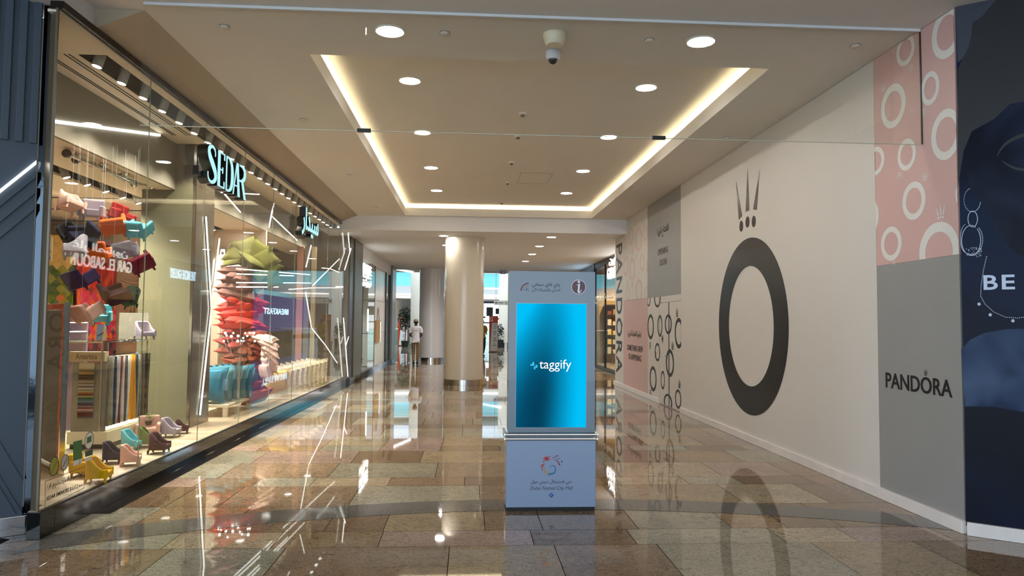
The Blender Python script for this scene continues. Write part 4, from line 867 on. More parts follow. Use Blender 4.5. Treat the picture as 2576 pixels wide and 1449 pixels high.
# lit shelving behind
t = thing('shelf_unit', 'open shelf unit with four bright shelf edges at the left inside the shop', 'shelf unit', (-5.3, 8.9, FZ))
x0, x1 = ony(108, 830, 9).x, ony(186, 830, 9).x
MB().box(x0, x1, 9.3, 9.33, FZ, 1.75).build('back_panel', mat('mauve panel', S(110, 92, 104), .6), t)
for py in (784, 810, 833, 858):
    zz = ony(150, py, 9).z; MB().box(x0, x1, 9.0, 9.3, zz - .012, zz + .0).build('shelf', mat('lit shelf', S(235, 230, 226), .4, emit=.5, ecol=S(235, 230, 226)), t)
MB().box(x0 - .02, x0, 9.0, 9.33, FZ, 1.75).build('side_panel', M_grey, t)
for i in range(7):
    py = (810, 833, 858)[i % 3]; zz = ony(150, py, 9).z; x = x0 + .1 + (x1 - x0 - .2) * rnd.random()
    tag(MB().box(x, x + .07, 9.08, 9.16, zz + .001, zz + .05).build('sample_box', mat('sample box%d' % (i % 3), [S(120, 60, 60), S(70, 60, 90), S(200, 190, 180)][i % 3], .6)), 'small sample box on the lit shelves at the shop left, %s' % ('maroon', 'indigo', 'beige', 'far maroon', 'far indigo', 'far beige', 'last maroon')[i], 'box', 'sample boxes on the lit shelves')
# ---- scale clad walls
YA, XB = 12.2, -6.56
PA_ = Plane((0, YA, 0), (1, 0, 0), (0, 0, 1)); PB_ = Plane((XB, 0, 0), (0, 1, 0), (0, 0, 1))
def scales(P, a0, a1, b0, b1, r, colf):
    m = MB(); row = 0; z = b1 - r * .2
    while z > b0:
        a = a0 + (r if row % 2 else 0)
        while a <= a1 + r * .5:
            n = 14; cf = colf((a - a0) / (a1 - a0), (z - b0) / (b1 - b0)); base = .004 + .0022 * row; q = []
            for rr, dz in ((1.0, 0), (.97, .012), (.8, .02)):
                q += [P.p(min(max(a + r * rr * cos(2 * pi * i / n), a0), a1), min(max(z + r * rr * sin(2 * pi * i / n), b0), b1), base + dz) for i in range(n)]
            q.append(P.p(min(max(a, a0), a1), min(z, b1), base + .024))
            m.add(q, [(k_ * n + i, k_ * n + (i + 1) % n, k_ * n + n + (i + 1) % n, k_ * n + n + i) for k_ in (0, 1) for i in range(n)] + [(2 * n + i, 2 * n + (i + 1) % n, 3 * n) for i in range(n)], cf); a += 2 * r
        z -= r * .95; row += 1
    return m
def jit(c_, k=.14): f = 1.35 + rnd.uniform(-k, k); return tuple(v * f for v in S(*c_)[:3])
def cA(u, v):
    if v > .82: return jit((226, 190, 116), .08)
    if v > .62: return jit(rnd.choice([(120, 140, 50), (92, 118, 52), (84, 110, 60), (150, 150, 60)]))
    if v > .42: return jit(rnd.choice([(150, 160, 50), (130, 136, 46), (100, 130, 50), (170, 176, 60), (216, 120, 40)] if u > .7 else [(150, 160, 50), (120, 140, 46), (90, 120, 46), (180, 180, 70)]))
    if v > .3: return jit(rnd.choice([(222, 180, 50), (120, 140, 50), (210, 160, 60)]))
    if v > .12: return jit(rnd.choice([(120, 40, 90), (80, 40, 80), (100, 50, 100), (60, 40, 70)]))
    return jit((40, 54, 90))
def cB(u, v):
    if v > .84: return jit((120, 20, 24))
    if v > .66: return jit(rnd.choice([(190, 40, 40), (150, 24, 30), (206, 70, 50)]))
    if v > .5: return jit(rnd.choice([(214, 90, 90), (220, 60, 100), (210, 50, 110), (230, 100, 60)]))
    if v > .38: return jit(rnd.choice([(226, 120, 40), (100, 60, 90), (210, 60, 110)]))
    return jit(rnd.choice([(90, 60, 90), (110, 50, 80), (150, 60, 80), (70, 44, 76)]))
z1 = PA_.pix(170, 592)[1]; m = scales(PA_, -7.35, XB, FZ, z1, .085, cA); m.pbox(PA_, -7.35, XB, FZ, z1, -.1, .0, (.05, .05, .04)); o = m.build('scale_panel', attrmat('felt scales', .85), attr=True); tag(o, 'yellow and green scale clad wall panel at the back of the shop', 'wall panel')
m = scales(PB_, YA, 13.5, FZ, z1, .085, cB); m.pbox(PB_, YA, 13.5, FZ, z1, -.1, .0, (.05, .02, .02)); o = m.build('scale_panel', attrmat('felt scales', .85), attr=True); tag(o, 'red, pink and plum scale clad wall panel at the back of the shop', 'wall panel')
zz = ony(341, 650, 13.6); z0_ = ony(341, 858, 13.6).z; t = thing('light_column', 'tall white vertical light post right of the red scale panel', 'light', (zz.x, 13.6, FZ))
MB().box(zz.x - .03, zz.x + .03, 13.57, 13.63, FZ, zz.z).build('diffuser', emis('soft post light', (1, .97, .9, 1), 2.2), t)
MB().box(zz.x + .035, zz.x + .07, 13.57, 13.63, FZ, zz.z).build('post', M_steel, t)
for i in range(8):
    px = 318 + i * 9.5; a = ony(px, 862, 13); b = ony(px + 8 + i * 2.2, 728, 13.2)
    t = MB(); t.tube([a, b], .034, 10); tag(t.build('fabric_roll', fab('roll%d' % (i % 3), [S(190, 168, 158), S(160, 140, 134), S(206, 190, 176)][i % 3]), smooth=True), 'pale fabric roll leaning behind the sample board, %s from the left' % ord_[i], 'fabric roll', 'fabric rolls leaning behind the sample board')
m = MB()
for i in range(8):
    p_ = [ony(302 + k * 13, 702 + i * 6.5 - 10 * sin(k / 6 * pi) * (-1), 13.5) for k in range(7)]; m.tube(p_, .018, 6)
tag(m.build('slatted_canopy', mat('pale slats', S(216, 204, 190), .5), smooth=True), 'curved pale slatted feature above the leaning fabric rolls', 'wall feature')
t = thing('hanging_board', 'white sign board at the far left inside the shop', 'sign', ony(124, 620, 11)); P3 = Plane((0, 11, 0), (1, 0, 0), (0, 0, 1)); a0 = P3.pix(100, 620)[0]; a1 = P3.pix(131, 620)[0]; m = MB(); m.pbox(P3, a0, a1, P3.pix(120, 655)[1], P3.pix(120, 597)[1], -.02, 0); m.build('board', M_white, t)
m = MB(); m.text(P3, 'UP', a1 - .08, a1 - .01, P3.pix(1, 637)[1], P3.pix(1, 629)[1], .0005, .002); m.text(P3, 'DR', a1 - .08, a1 - .01, P3.pix(1, 652)[1], P3.pix(1, 644)[1], .0005, .002); m.build('lettering', M_ink, t)

# ---- cushions
def pillow(name, loc, size, th, rot, mname, color, label, group, fringe=False, cache={}):
    key = (round(size, 3), round(th, 3), fringe)
    N_ = 9; m = MB(); q = []
    for sgn in (1, -1):
        for i in range(N_ + 1):
            for j in range(N_ + 1):
                u, v = 2 * i / N_ - 1, 2 * j / N_ - 1; pin = 1 - .10 * ((1 - u * u) + (1 - v * v)) + .10
                ku = 1 - .13 * (1 - v * v) * abs(u); kv = 1 - .13 * (1 - u * u) * abs(v)
                hh = th / 2 * max(0, (1 - u ** 4)) ** .5 * max(0, (1 - v ** 4)) ** .5
                q.append(Vector((u * ku * size / 2, v * kv * size / 2, sgn * hh)))
    n1 = N_ + 1; fs = []
    for i in range(N_):
        for j in range(N_):
            a = i * n1 + j; fs.append((a, a + n1, a + n1 + 1, a + 1)); b_ = a + n1 * n1; fs.append((b_, b_ + 1, b_ + n1 + 1, b_ + n1))
    m.add([Vector(loc) + x for x in q], fs)
    t = thing(name, label, 'cushion', loc, group); mt = fab(mname, color)
    m.build('cover', mt, t, smooth=True)
    pm = MB(); ring_ = [Vector(loc) + q[k] for k in [i * n1 for i in range(n1)] + [N_ * n1 + j for j in range(1, n1)] + [i * n1 + N_ for i in range(N_ - 1, -1, -1)] + [j for j in range(N_ - 1, -1, -1)]]
    if fringe:
        for k in range(len(ring_) - 1):
            for s_ in (0, .5):
                a = ring_[k].lerp(ring_[k + 1], s_); d_ = (a - Vector(loc)).normalized() * size * .11; d_ = Vector((d_.x, d_.y, rnd.uniform(-.01, .01))); pm.tube([a, a + d_ * .6, a + d_], .006, 4)
        pm.build('fringe', mt, t)
    else: pm.tube(ring_, .006, 5, False); pm.build('piping', mt, t, smooth=True)
    t.rotation_euler = [radians(a) for a in rot]; return t
GC = 'cushions strung in the spiral sculpture'; YT = 12.0
mk = lambda px, py, dy=0: ony(px, py, YT + dy)
seq = []
for i in range(17):
    f = i / 16; py = 682 + 222 * f; px = 607 + 7 * sin(i * 1.3) + (14 * max(0, f - .75) * 4)
    cnm, cc = (('rosewood', S(134, 96, 88)) if i < 5 else ('coral', S(214, 72, 62)) if i < 11 else ('brick', S(150, 60, 56)) if i < 14 else ('chestnut', S(120, 62, 48)))
    pillow('cushion', mk(px, py, .06 * cos(i)), .62 + .03 * sin(i * 2), .16, (7 * sin(i * 1.9) + 4, 9 * sin(i * 1.1), 24 * i), 'cushion ' + cnm, cc, '%s cushion in the spiral sculpture, %s from the top of its column' % (cnm, ord_[i]), GC)
for i, (px, py, dy, sz, r) in enumerate(((600, 640, 0, .5, (60, 20, 10)), (622, 628, .1, .5, (75, -20, 40)), (646, 634, .1, .5, (70, 30, -20)), (668, 652, .0, .45, (60, -35, 30)), (590, 655, 0, .5, (20, -10, 20)), (636, 656, -.1, .52, (30, 15, 60)), (678, 676, .0, .42, (70, 30, 10)), (686, 700, .0, .38, (80, -20, 50)), (655, 684, -.1, .42, (60, 50, 20)))):
    pillow('cushion', mk(px, py, dy), sz * .82, .1, r, 'cushion olive', S(108, 106, 54), 'olive green cushion fanned at the top of the sculpture, %s from the left' % ord_[i], GC)
for i, (px, py, rl) in enumerate(((648, 842, 8), (652, 858, 14), (650, 876, 22), (646, 893, 32), (642, 912, 44), (650, 930, 58))):
    pillow('cushion', mk(px, py, -.25), .36, .13, (10, rl, 15 * i), 'cushion orange', S(206, 104, 34) if i > 1 else S(130, 60, 34), 'orange brown cushion in the curl of the sculpture, %s from its top' % ord_[i], GC)
for i, (px, py, rl) in enumerate(((668, 852, 16), (676, 866, 24), (678, 884, 32), (676, 900, 42), (674, 916, 54), (668, 934, 66))):
    pillow('cushion', mk(px, py, -.35), .34, .12, (8, rl, 12 * i), 'cushion blush', S(232, 196, 184), 'blush cream cushion at the outer edge of the curl, %s from its top' % ord_[i], GC)
for i, (px, py) in enumerate(((605, 918), (612, 938), (622, 958), (634, 978), (646, 998))):
    pillow('cushion', mk(px, py, -.1 - .05 * i), .52 - .02 * i, .15, (-14, 14 + 3 * i, 30 * i), 'cushion terracotta', S(168, 84, 62), 'terracotta cushion in the tail of the sculpture, %s from its top' % ord_[i], GC)
tag(MB().tube([mk(608, 660), mk(609, 800), mk(620, 905), mk(655, 1000)], .012, 8).build('sculpture_rod', M_steel), 'bent steel rod carrying the spiral cushion sculpture', 'rod')
t = thing('bench', 'low pale bench under the teal cushions', 'bench', (-3.75, 11.0, FZ))
MB().box(-4.02, -3.45, 10.5, 11.75, .34, .38).build('seat_board', M_creamp, t, bevel=.004)
for x in (-3.98, -3.5):
    for y in (10.55, 11.65): MB().box(x - .03, x + .03, y - .03, y + .03, FZ, .34).build('leg', M_creamp, t)
for i in range(6):
    pillow('cushion', (-3.76 + .03 * i, 10.66 + i * .2, .385 + .27), .52, .17, (78, 0, -14 + 4 * i), 'cushion teal%d' % (i % 2), [S(44, 104, 128), S(70, 112, 122)][i % 2], 'teal cushion upright on the low bench, %s from the camera' % ord_[i], 'teal cushions on the bench')
for i in range(9):
    pillow('cushion', (-3.42, 12.9 + i * .42, FZ + .30), .46, .2, (80, 0, 8 - 2 * i), 'cushion cream' if i else 'cushion lemon', S(222, 208, 182) if i else S(214, 178, 88), ('fringed cream cushion upright along the window floor, %s in the row' if i else 'fringed lemon cushion at the near end, %s in the row') % ord_[i], 'fringed cushions along the window floor', fringe=True)
# sheer curtain
m = MB(); x0, x1 = ony(549, 860, 12.9).x, ony(600, 860, 12.9).x; q = []; n = 60
for k in range(n + 1):
    x = x0 + (x1 - x0) * k / n; y = 12.9 + .03 * sin(k * 1.1)
    q += [(x, y, .24), (x, y, 2.35)]
m.add(q, [(2 * k, 2 * k + 2, 2 * k + 3, 2 * k + 1) for k in range(n)]); o = m.build('sheer_curtain', mat('sheer white', S(214, 206, 196), .8), smooth=True); o.modifiers.new('thickness', 'SOLIDIFY').thickness = .006
tag(o, 'white pleated sheer curtain behind the cushion sculpture', 'curtain')
t = thing('framed_notice', 'narrow framed notice on the shop wall above the curtain', 'picture frame', ony(565, 645, 13.5)); P4 = Plane((0, 13.5, 0), (1, 0, 0), (0, 0, 1)); a0 = P4.pix(553, 645)[0]; a1 = P4.pix(567, 645)[0]; b0 = P4.pix(560, 668)[1]; b1 = P4.pix(560, 625)[1]
MB().box(-9.6, ony(667, 800, 13.6).x, 13.56, 13.64, 2.55, 3.3).build('wall_panel', M_in, t) if False else None
m = MB(); m.pbox(P4, a0, a1, b0, b1, -.02, 0); m.build('frame', M_dark, t); m = MB(); m.pbox(P4, a0 + .008, a1 - .008, b0 + .008, b1 - .008, .0005, .002); m.build('print', M_white, t)
m = MB(); m.disc(P4, (a0 + a1) / 2, b1 - .09, .025, .03, .003, .004); m.build('emblem', M_ink, t)
struct(MB().box(-9.6, -4.2, 13.55, 13.62, .2, 3.3).build('wall_back', M_in))
struct(MB().box(-4.2, ony(668, 800, 13.58).x - .02, 13.55, 13.62, 2.75, 3.3).build('wall_back', M_in))
struct(MB().box(-4.2, -3.9, 13.7, 13.75, FZ, 3.3).build('wall_back', mat('dark plum panel', S(66, 54, 58), .5)))
for x, w_, c_ in ((-3.86, .14, S(150, 104, 84)), (-3.70, .12, S(96, 88, 76)), (-3.56, .1, S(150, 130, 100))):
    MB_ = MB().box(x - w_ / 2, x + w_ / 2, 16.4, 16.5, FZ, 3.3).build('wall_strip', mat('slat%.2f' % x, c_, .5)); tag(MB_, {-3.86: 'reddish brown vertical panel at the far end inside the shop', -3.70: 'bronze vertical panel next to the reddish one', -3.56: 'tan vertical panel nearest the window at the far end'}[x], 'panel')
# twig vase with lit tips
p = onz(601, 1056, FZ); vx, vy = -3.27, p.y + .1; t = thing('twig_lamp', 'tall glass vase of thin twigs with glowing white tips', 'lamp', (vx, vy, FZ))
MB().lathe((vx, vy, FZ), [(.045, 0), (.045, .02), (.028, .05), (.03, .75), (.034, .8)], 20, False).build('vase', glass('vase glass', f0=.12, tint=(.85, .87, .84, 1)), t, smooth=True)
tw = MB(); tipm = MB()
for i, (px, py) in enumerate(((567, 838), (570, 844), (587, 838), (582, 846), (617, 838), (622, 845), (638, 838), (636, 846), (563, 858), (598, 858), (606, 857), (641, 858), (599, 845), (612, 850))):
    q = ony(px, py, vy + .12 * sin(i * 2.1)); tw.tube([(vx, vy, FZ + .3), Vector((vx, vy, FZ + .62)).lerp(q, .25), q], .003, 5); tipm.sphere(q, .014 if i % 3 else .019, 10, 7)
tw.build('twig', M_steel, t); tipm.build('glowing_tip', emis('tip glow', (1, .97, .92, 1), 7), t)

# ================================================================== COLUMNS
def column(cx, cy, r, z1, m_, label, ring=.14):
    t = thing('column', label, 'column', (cx, cy, 0))
    MB().lathe((cx, cy, 0), [(r + .004, .001), (r + .004, ring)], 64).build('base_ring', M_chrome if m_ is M_colw else M_steel, t, smooth=True)
    MB().lathe((cx, cy, 0), [(r, ring + .001), (r, z1 - .002)], 64).build('shaft', m_, t, smooth=True); return t
p = ony(1167, 800, 18.5); column(p.x, 18.5, .512, HL, M_col, 'cream round column with steel foot ring standing in the middle of the hall')
p = ony(1086, 800, 29.5); column(p.x, 29.5, .512, HL, M_colw, 'white round column with steel foot ring behind the walking person')
p = ony(1047, 800, 42); column(p.x, 42, .34, 5.5, M_col, 'slim pale column farther back left of the white column', .3)
p = ony(1271, 800, 46); column(p.x, 46, .42, 5.5, M_col, 'pale column in the distance behind the right directory totem', .3)

# ================================================================== SECOND SHOP ON THE LEFT
M_frame = mat('dark shop frame', S(40, 38, 36), .25, metal=.5)
t = thing('shop_window', 'glass shop window of the next shop with lit white lettering', 'shop window', (XL, 22, .1))
MB().box(XL - .005, XL + .005, 20.42, 23.55, .12, 3.42).build('pane', M_glass, t); MB().box(XL - .01, XL + .01, 23.52, 23.58, .12, 3.42).build('edge_post', M_frame, t)
struct(MB().box(XL - .15, XL + .03, 20.4, 29.4, 0, .12).build('baseboard_left', M_blk)); struct(MB().box(XL - .3, XL + .02, 20.4, 29.4, 3.42, HL - .002).build('trim_9', M_low))
P5 = Plane((XL + .03, 0, 0), (0, 1, 0), (0, 0, 1)); t = thing('shop_name_sign', 'white lit letters of the second shop on the left', 'sign', (XL, 21.5, 3.0)); m = MB()
ya, yb = P5.pix(910, 670)[0], P5.pix(934, 670)[0]; zt = 3.30
m.text(P5, 'NICHE', ya, yb, 3.0, 3.30, .0, .02, bold=.02); m.text(P5, 'the gallery', ya, yb, 2.9, 2.96, .0, .02, bold=.02); m.text(P5, arab('نيش'), ya, yb, 2.62, 2.86, .0, .02, bold=.02); m.build('lettering', M_signwhite, t)
struct(MB().box(-8, XL - .3, 20.35, 20.4, 0, 3.8).build('wall_near', M_grey)); struct(MB().box(-8.1, -8, 20.4, 29.4, 0, 3.8).build('wall_left', mat('cool shop wall', S(120, 132, 144), .6))); struct(MB().box(-8, XL - .35, 29.3, 29.4, 0, 3.8).build('wall_far', M_grey))
struct(MB().box(-8, XL - .15, 20.4, 29.3, .05, .1).build('floor', mat('grey shop floor', S(120, 124, 126), .2)))
struct(MB().box(-8, XL - .31, 20.4, 29.3, 3.45, 3.5).build('ceiling', M_low))
t = thing('stone_pier', 'pale stone clad pier between the second shop windows', 'pier', (-3.2, 25, .12)); MB().box(-3.5, XL - .02, 23.7, 26.6, .121, 3.415).build('core', mat('pale stone', S(232, 222, 204), .25, noise=.05, nscale=4), t)
m = MB()
for z_ in (1.2, 2.3): m.box(-3.5, XL - .018, 23.69, 26.61, z_, z_ + .012)
m.build('joint', M_dark, t)
t = thing('shop_window', 'narrow glass pane with black frame beyond the stone pier', 'shop window', (XL, 27.2, .12)); MB().box(XL - .005, XL + .005, 26.66, 27.9, .12, 3.42).build('pane', M_glass, t)
m = MB(); m.box(XL - .03, XL + .03, 26.61, 26.66, .12, 3.419); m.box(XL - .03, XL + .03, 27.9, 27.98, .12, 3.419); m.build('frame', M_frame, t)
struct(MB().box(-3.5, XL + .1, 28.0, 29.35, .12, HL - .002).build('trim_10', M_taupe)); struct(MB().box(-3.5, XL + .12, 27.98, 29.4, 0, .119).build('baseboard_left', M_blk))
for px, y0, y1, Y, lab in ((926, 777, 833, 22.6, 'left'), (956, 809, 860, 26, 'right')):
    a, b = ony(px, y0, Y), ony(px, y1, Y); X_ = XL - .12 if Y < 24 else XL + .02; a, b = onx(px, y0, X_), onx(px, y1, X_)
    tag(MB().box(a.x - .02, a.x + .02, a.y - .02, a.y + .02, b.z, a.z).build('light_stick', M_led), 'vertical white light stick in the second shop front, %s of two' % lab, 'light')
a = onx(950, 832, XL + .02); t = thing('bag_figure', 'flat tan paper bag display hanging on the stone pier', 'bag', a); P6 = Plane((XL - .015, 0, 0), (0, 1, 0), (0, 0, 1))
y0_, y1_ = P6.pix(943, 832)[0], P6.pix(954, 832)[0]; z0_, z1_ = P6.pix(948, 861)[1], P6.pix(948, 806)[1]
m = MB(); m.pbox(P6, max(y0_, 23.72), y1_, z0_, z1_, 0, .05); m.build('bag', mat('kraft', S(176, 138, 84), .6), t); m = MB(); yc = (y0_ + y1_) / 2; m.tube([P6.p(yc - .3, z1_, .025), P6.p(yc, z1_ + .45, .025), P6.p(yc + .3, z1_, .025)], .012, 6); m.build('handle', M_taupe, t)
for i, (x, y) in enumerate(((-4.2, 21.6), (-5.2, 23), (-4.5, 24.5))):
    t = thing('display_table', 'display table inside the second shop, %s from the entrance' % ord_[i], 'table', (x, y, .1)); MB().box(x - .4, x + .4, y - .4, y + .4, .85, .9).build('tabletop', mat('table dark', S(60, 50, 46), .3), t)
    for dx in (-.36, .36):
        for dy in (-.36, .36): MB().box(x + dx - .02, x + dx + .02, y + dy - .02, y + dy + .02, .1, .85).build('leg', M_dark, t)
spot('ceiling_lamp', (-4.6, 22, 3.3), (0, 0, -1), 160, (.75, .88, 1), 120); spot('ceiling_lamp', (-4.6, 25.5, 3.3), (0, 0, -1), 120, (.85, .92, 1), 120)

# ================================================================== RIGHT SHOPS BEYOND THE HOARDING
XG = 4.63; PG = Plane((XG - .03, 0, 0), (0, -1, 0), (0, 0, 1))
struct(MB().box(XR + .1, XG + .1, 18.45, 18.55, 0, HL - .002).build('wall_return', M_brown)) if False else None
t = thing('shop_window', 'warm lit glass front of the soap shop beyond the hoarding', 'shop window', (XG, 21.3, .1))
for a, b in ((18.6, 20.7), (20.72, 23.8), (23.84, 25.75)): MB().box(XG - .005, XG + .005, a, b, .1, 3.6).build('pane', M_glass, t)
m = MB(); m.box(XG - .03, XG + .03, 23.8, 23.84, .1, 3.6); m.box(XG - .05, XG + .05, 25.76, 26.1, 0, 3.78); m.build('mullion', M_frame, t)
MB().box(XG - .03, XG + .03, 18.6, 25.75, 3.6, HL - .002).build('fascia_board', mat('black fascia', S(26, 22, 20), .3), t)
struct(MB().box(XG - .02, XG + .1, 18.6, 25.75, 0, .099).build('baseboard_right', M_dark))
t = thing('shop_name_sign', 'white lit lettering GAR EL SABOUN with Arabic script above on the soap shop', 'sign', (XG - .03, 20, 3.0))
m = MB(); m.text(PG, 'GAR EL SABOUN', -23.3, -19.75, 3.06, 3.42, .0, .02, bold=.015); m.text(PG, arab('غار الصابون'), -23.0, -19.9, 3.48, 3.785, .0, .02, bold=.015); m.build('lettering', M_signwhite, t)
t = thing('window_lettering', 'small white Arabic lettering across the soap shop window', 'lettering', (XG - .03, 22, 2.5)); m = MB(); m.text(PG, arab('بسمة شرق الروح'), -25.6, -22.4, 2.3, 2.66, .0, .004, bold=.01); m.build('text', mat('white vinyl', S(230, 226, 216), .5), t)
M_warm = mat('warm shop wall', S(196, 160, 104), .6)
c = MB(); c.box(4.7, 8, 26.4, 26.5, 0, HL - .002); c.box(8, 8.1, 18.5, 26.5, 0, HL - .002); struct(c.build('wall_soap_shop', M_warm)); struct(MB().box(3.96, 8, 18.5, 18.59, 0, HL - .002).build('wall_near', M_warm))
struct(MB().box(4.74, 8, 18.6, 26.4, .05, .1).build('floor', M_wood)); struct(MB().box(4.68, 7.99, 18.6, 26.4, HL - .1, HL - .002).build('ceiling', M_warm))
t = thing('shelf_unit', 'dark shelf unit stocked with soaps at the back of the warm shop', 'shelf unit', (5.8, 26.2, .1)); M_dsh = mat('dark shelf', S(60, 42, 28), .5)
for x in (5.06, 6.6): MB().box(x, x + .03, 25.95, 26.38, .1, 2.3).build('side_panel', M_dsh, t)
for z_ in (.45, .8, 1.15, 1.5, 1.9, 2.27): MB().box(5.091, 6.599, 25.95, 26.38, z_, z_ + .03).build('shelf', M_dsh, t)
for k, z_ in enumerate((.48, .83, 1.18, 1.53, 1.93)):
    for i in range(7):
        x = 5.14 + i * .2; hh = .12 + .14 * rnd.random(); cc = rnd.choice([(210, 200, 180), (170, 120, 60), (140, 70, 50), (226, 216, 190), (120, 130, 70), (230, 200, 120)])
        o = MB().box(x, x + .14, 26.0, 26.14, z_ + .001, z_ + hh).build('soap_box', mat('soap %d %d %d' % cc, S(*cc), .5)); tag(o, 'soap package on the %s shelf up in the warm lit shop, %s from the left' % (ord_[k], ord_[i]), 'package', 'soap packages on the warm shop shelves')
for x, y in ((5.5, 21.5), (5.6, 24.4)): spot('ceiling_lamp', (x, y, 3.65), (.1, .3, -1), 220, (1, .8, .5), 120)
# next shop on the right: bright blue white front
t = thing('shop_name_sign', 'blue white lit lettering THE NICHE GALLERY on the right side shop front', 'sign', (XG, 26, 3.1)); m = MB(); m.text(PG, 'THE NICHE GALLERY', -28.6, -26.2, 3.12, 3.48, 0, .02, bold=.02); m.build('lettering', M_signblue, t)
struct(MB().box(XG, XG + .3, 26.11, 29.5, 2.8, HL - .002).build('trim_11', mat('cool fascia', S(90, 96, 112), .4)))
struct(MB().box(XG + .1, XG + .2, 26.11, 29.5, 0, 2.8).build('wall_right', mat('cool grey wall', S(120, 126, 140), .4)))
M_scr = emis('blue violet screen', S(120, 140, 226), .8)
t = thing('screen_wall', 'large blue violet lit screen wall round the corner on the right', 'screen', (6.5, 40, .3)); MB().box(6.5, 6.6, 43, 57, .9, 3.2).build('screen', M_scr, t); MB().box(6.49, 6.62, 43, 57, 3.21, 3.5).build('header', M_cyan, t); MB().box(6.5, 6.62, 43, 57, 0, .89).build('base', M_dark, t)
m = MB(); PQ = Plane((6.44, 0, 0), (0, -1, 0), (0, 0, 1)); m.text(PQ, 'BREAKFAST', -50.5, -44.5, 2.0, 2.4, 0, .02, bold=.02); tag(m.build('lit_lettering', M_signblue), 'lit lettering on the blue screen wall', 'sign')

# ================================================================== ATRIUM AT THE FAR END
c = MB(); c.box(-14, 14, 30.2, 34.5, 4.0, 4.25); c.box(-14, -4.5, 22, 30.2, HL, HL + .04); c.box(6.5, 14, 17.15, 30.2, HL, HL + .04); c.box(-14, 14, 30.18, 30.2, HL, 4.25); struct(c.build('ceiling', mat('atrium soffit paint', S(176, 170, 164), .7)))
struct(MB().box(-14.2, -14, 20, 62, 0, 9).build('wall_left', M_white)); struct(MB().box(14, 14.2, 18, 62, 0, 9).build('wall_right', M_white)); struct(MB().box(-14, 14, 58, 58.2, 0, 9).build('wall_far', mat('atrium wall', S(186, 188, 186), .5)))
c = MB(); c.box(-14, 14, 34.5, 37, 5.6, 5.7); c.box(-14, 14, 50, 58, 5.6, 5.7); c.box(-14, -7, 37, 50, 5.6, 5.7); c.box(7, 14, 37, 50, 5.6, 5.7); c.box(-14, 14, 34.4, 34.5, 4.0, 5.7); struct(c.build('ceiling', M_low))  # unseen atrium roof, added with its opening to limit the sky light
def curve(t_, R_=26.0, y0=50): return (R_ * sin(t_), y0 + 2.2 - (R_ - R_ * cos(t_)) * 1.0)
def ribbon(m, z0, z1, dy, th=.1):
    q = []; n = 40
    for i in range(n + 1):
        x, y = curve(-.5 + i / n); q += [(x, y + dy, z0), (x, y + dy, z1), (x, y + dy + th, z0), (x, y + dy + th, z1)]
    m.add(q, [(4 * i, 4 * i + 4, 4 * i + 5, 4 * i + 1) for i in range(n)] + [(4 * i + 2, 4 * i + 3, 4 * i + 7, 4 * i + 6) for i in range(n)] + [(4 * i, 4 * i + 2, 4 * i + 6, 4 * i + 4) for i in range(n)] + [(4 * i + 1, 4 * i + 5, 4 * i + 7, 4 * i + 3) for i in range(n)])
t = thing('upper_gallery', 'curved upper gallery with cyan glass balustrade over white fascia in the atrium', 'balcony', (0, 52, 3.2))
m = MB(); ribbon(m, 4.2, 5.2, 0); m.build('balustrade', M_cyan, t); m = MB(); ribbon(m, 3.62, 4.19, -.1, .3); m.build('fascia', M_white, t); m = MB(); ribbon(m, 5.2, 5.26, -.03, .16); m.build('handrail', M_steel, t)
m = MB(); ribbon(m, 3.52, 3.61, -.12, .3); m.build('light_strip', emis('atrium led', (1, .98, .95, 1), 3), t); m = MB(); ribbon(m, 3.3, 3.5, .2, 5); m.build('soffit', M_white, t)
a, b = ony(990, 685, 33), ony(1047, 692, 36); tag(MB().tube([(a.x, 31.2, 3.95), (b.x, 33.9, 3.95)], .04, 8).build('light_line', emis('far led', (1, .98, .95, 1), 4)), 'white linear light in the far ceiling left of the white column', 'light')
a, b = ony(1218, 734, 48), ony(1262, 742, 44.5); tag(MB().tube([(a.x, 48, 3.9), (b.x, 44.5, 3.72)], .05, 8).build('light_line', emis('far led', (1, .98, .95, 1), 4)), 'white linear light under the gallery right of the cream column', 'light')
# railings
t = thing('glass_balustrade', 'green tinted glass balustrade with steel handrail at the edge of the atrium', 'balustrade', (0, 47.5, 0))
for i in range(12): MB().box(-12 + 2 * i + .01, -10 + 2 * i - .01, 47.5, 47.52, .02, 1.05).build('glass_panel', M_rail, t)
MB().tube([(-12, 47.51, 1.1), (12, 47.51, 1.1)], .03, 8).build('handrail', M_steel, t)
m = MB()
for i in range(13): m.box(-12.02 + 2 * i, -11.98 + 2 * i, 47.48, 47.54, 0, 1.08)
m.build('post', M_steel, t)
# bright shops in the background
def onp(px, py, Y): q = ony(px, py, Y); return q.x, q.z
t = thing('storefront', 'brightly lit white storefront with black framed pictures across the atrium', 'shop front', (1.5, 57, 0)); x0, z1_ = onp(1205, 742, 57.5); x1, z0_ = onp(1263, 858, 57.5)
MB().box(x0, x1, 57.7, 57.9, 0, z1_).build('lit_wall', emis('bright shop', (.86, .93, 1, 1), 1.5), t)
m = MB()
for px, py, w_, h_ in ((1232, 784, 16, 22), (1252, 783, 10, 14), (1215, 798, 12, 4), (1258, 802, 16, 4), (1225, 812, 34, 3), (1250, 822, 14, 4), (1212, 772, 10, 8)):
    x, z_ = onp(px, py, 57.5); hw, hh = w_ / 2 * 57.5 / FPX, h_ / 2 * 57.5 / FPX; m.box(x - hw, x + hw, 57.6, 57.69, z_ - hh, z_ + hh)
m.build('framed_picture', M_dark, t)
x_, z_ = onp(1225, 760, 57.5); MB().box(x0, x1, 57.55, 57.69, z_ - .1, z_ + .25).build('header', mat('slate header', S(70, 84, 104), .4), t)
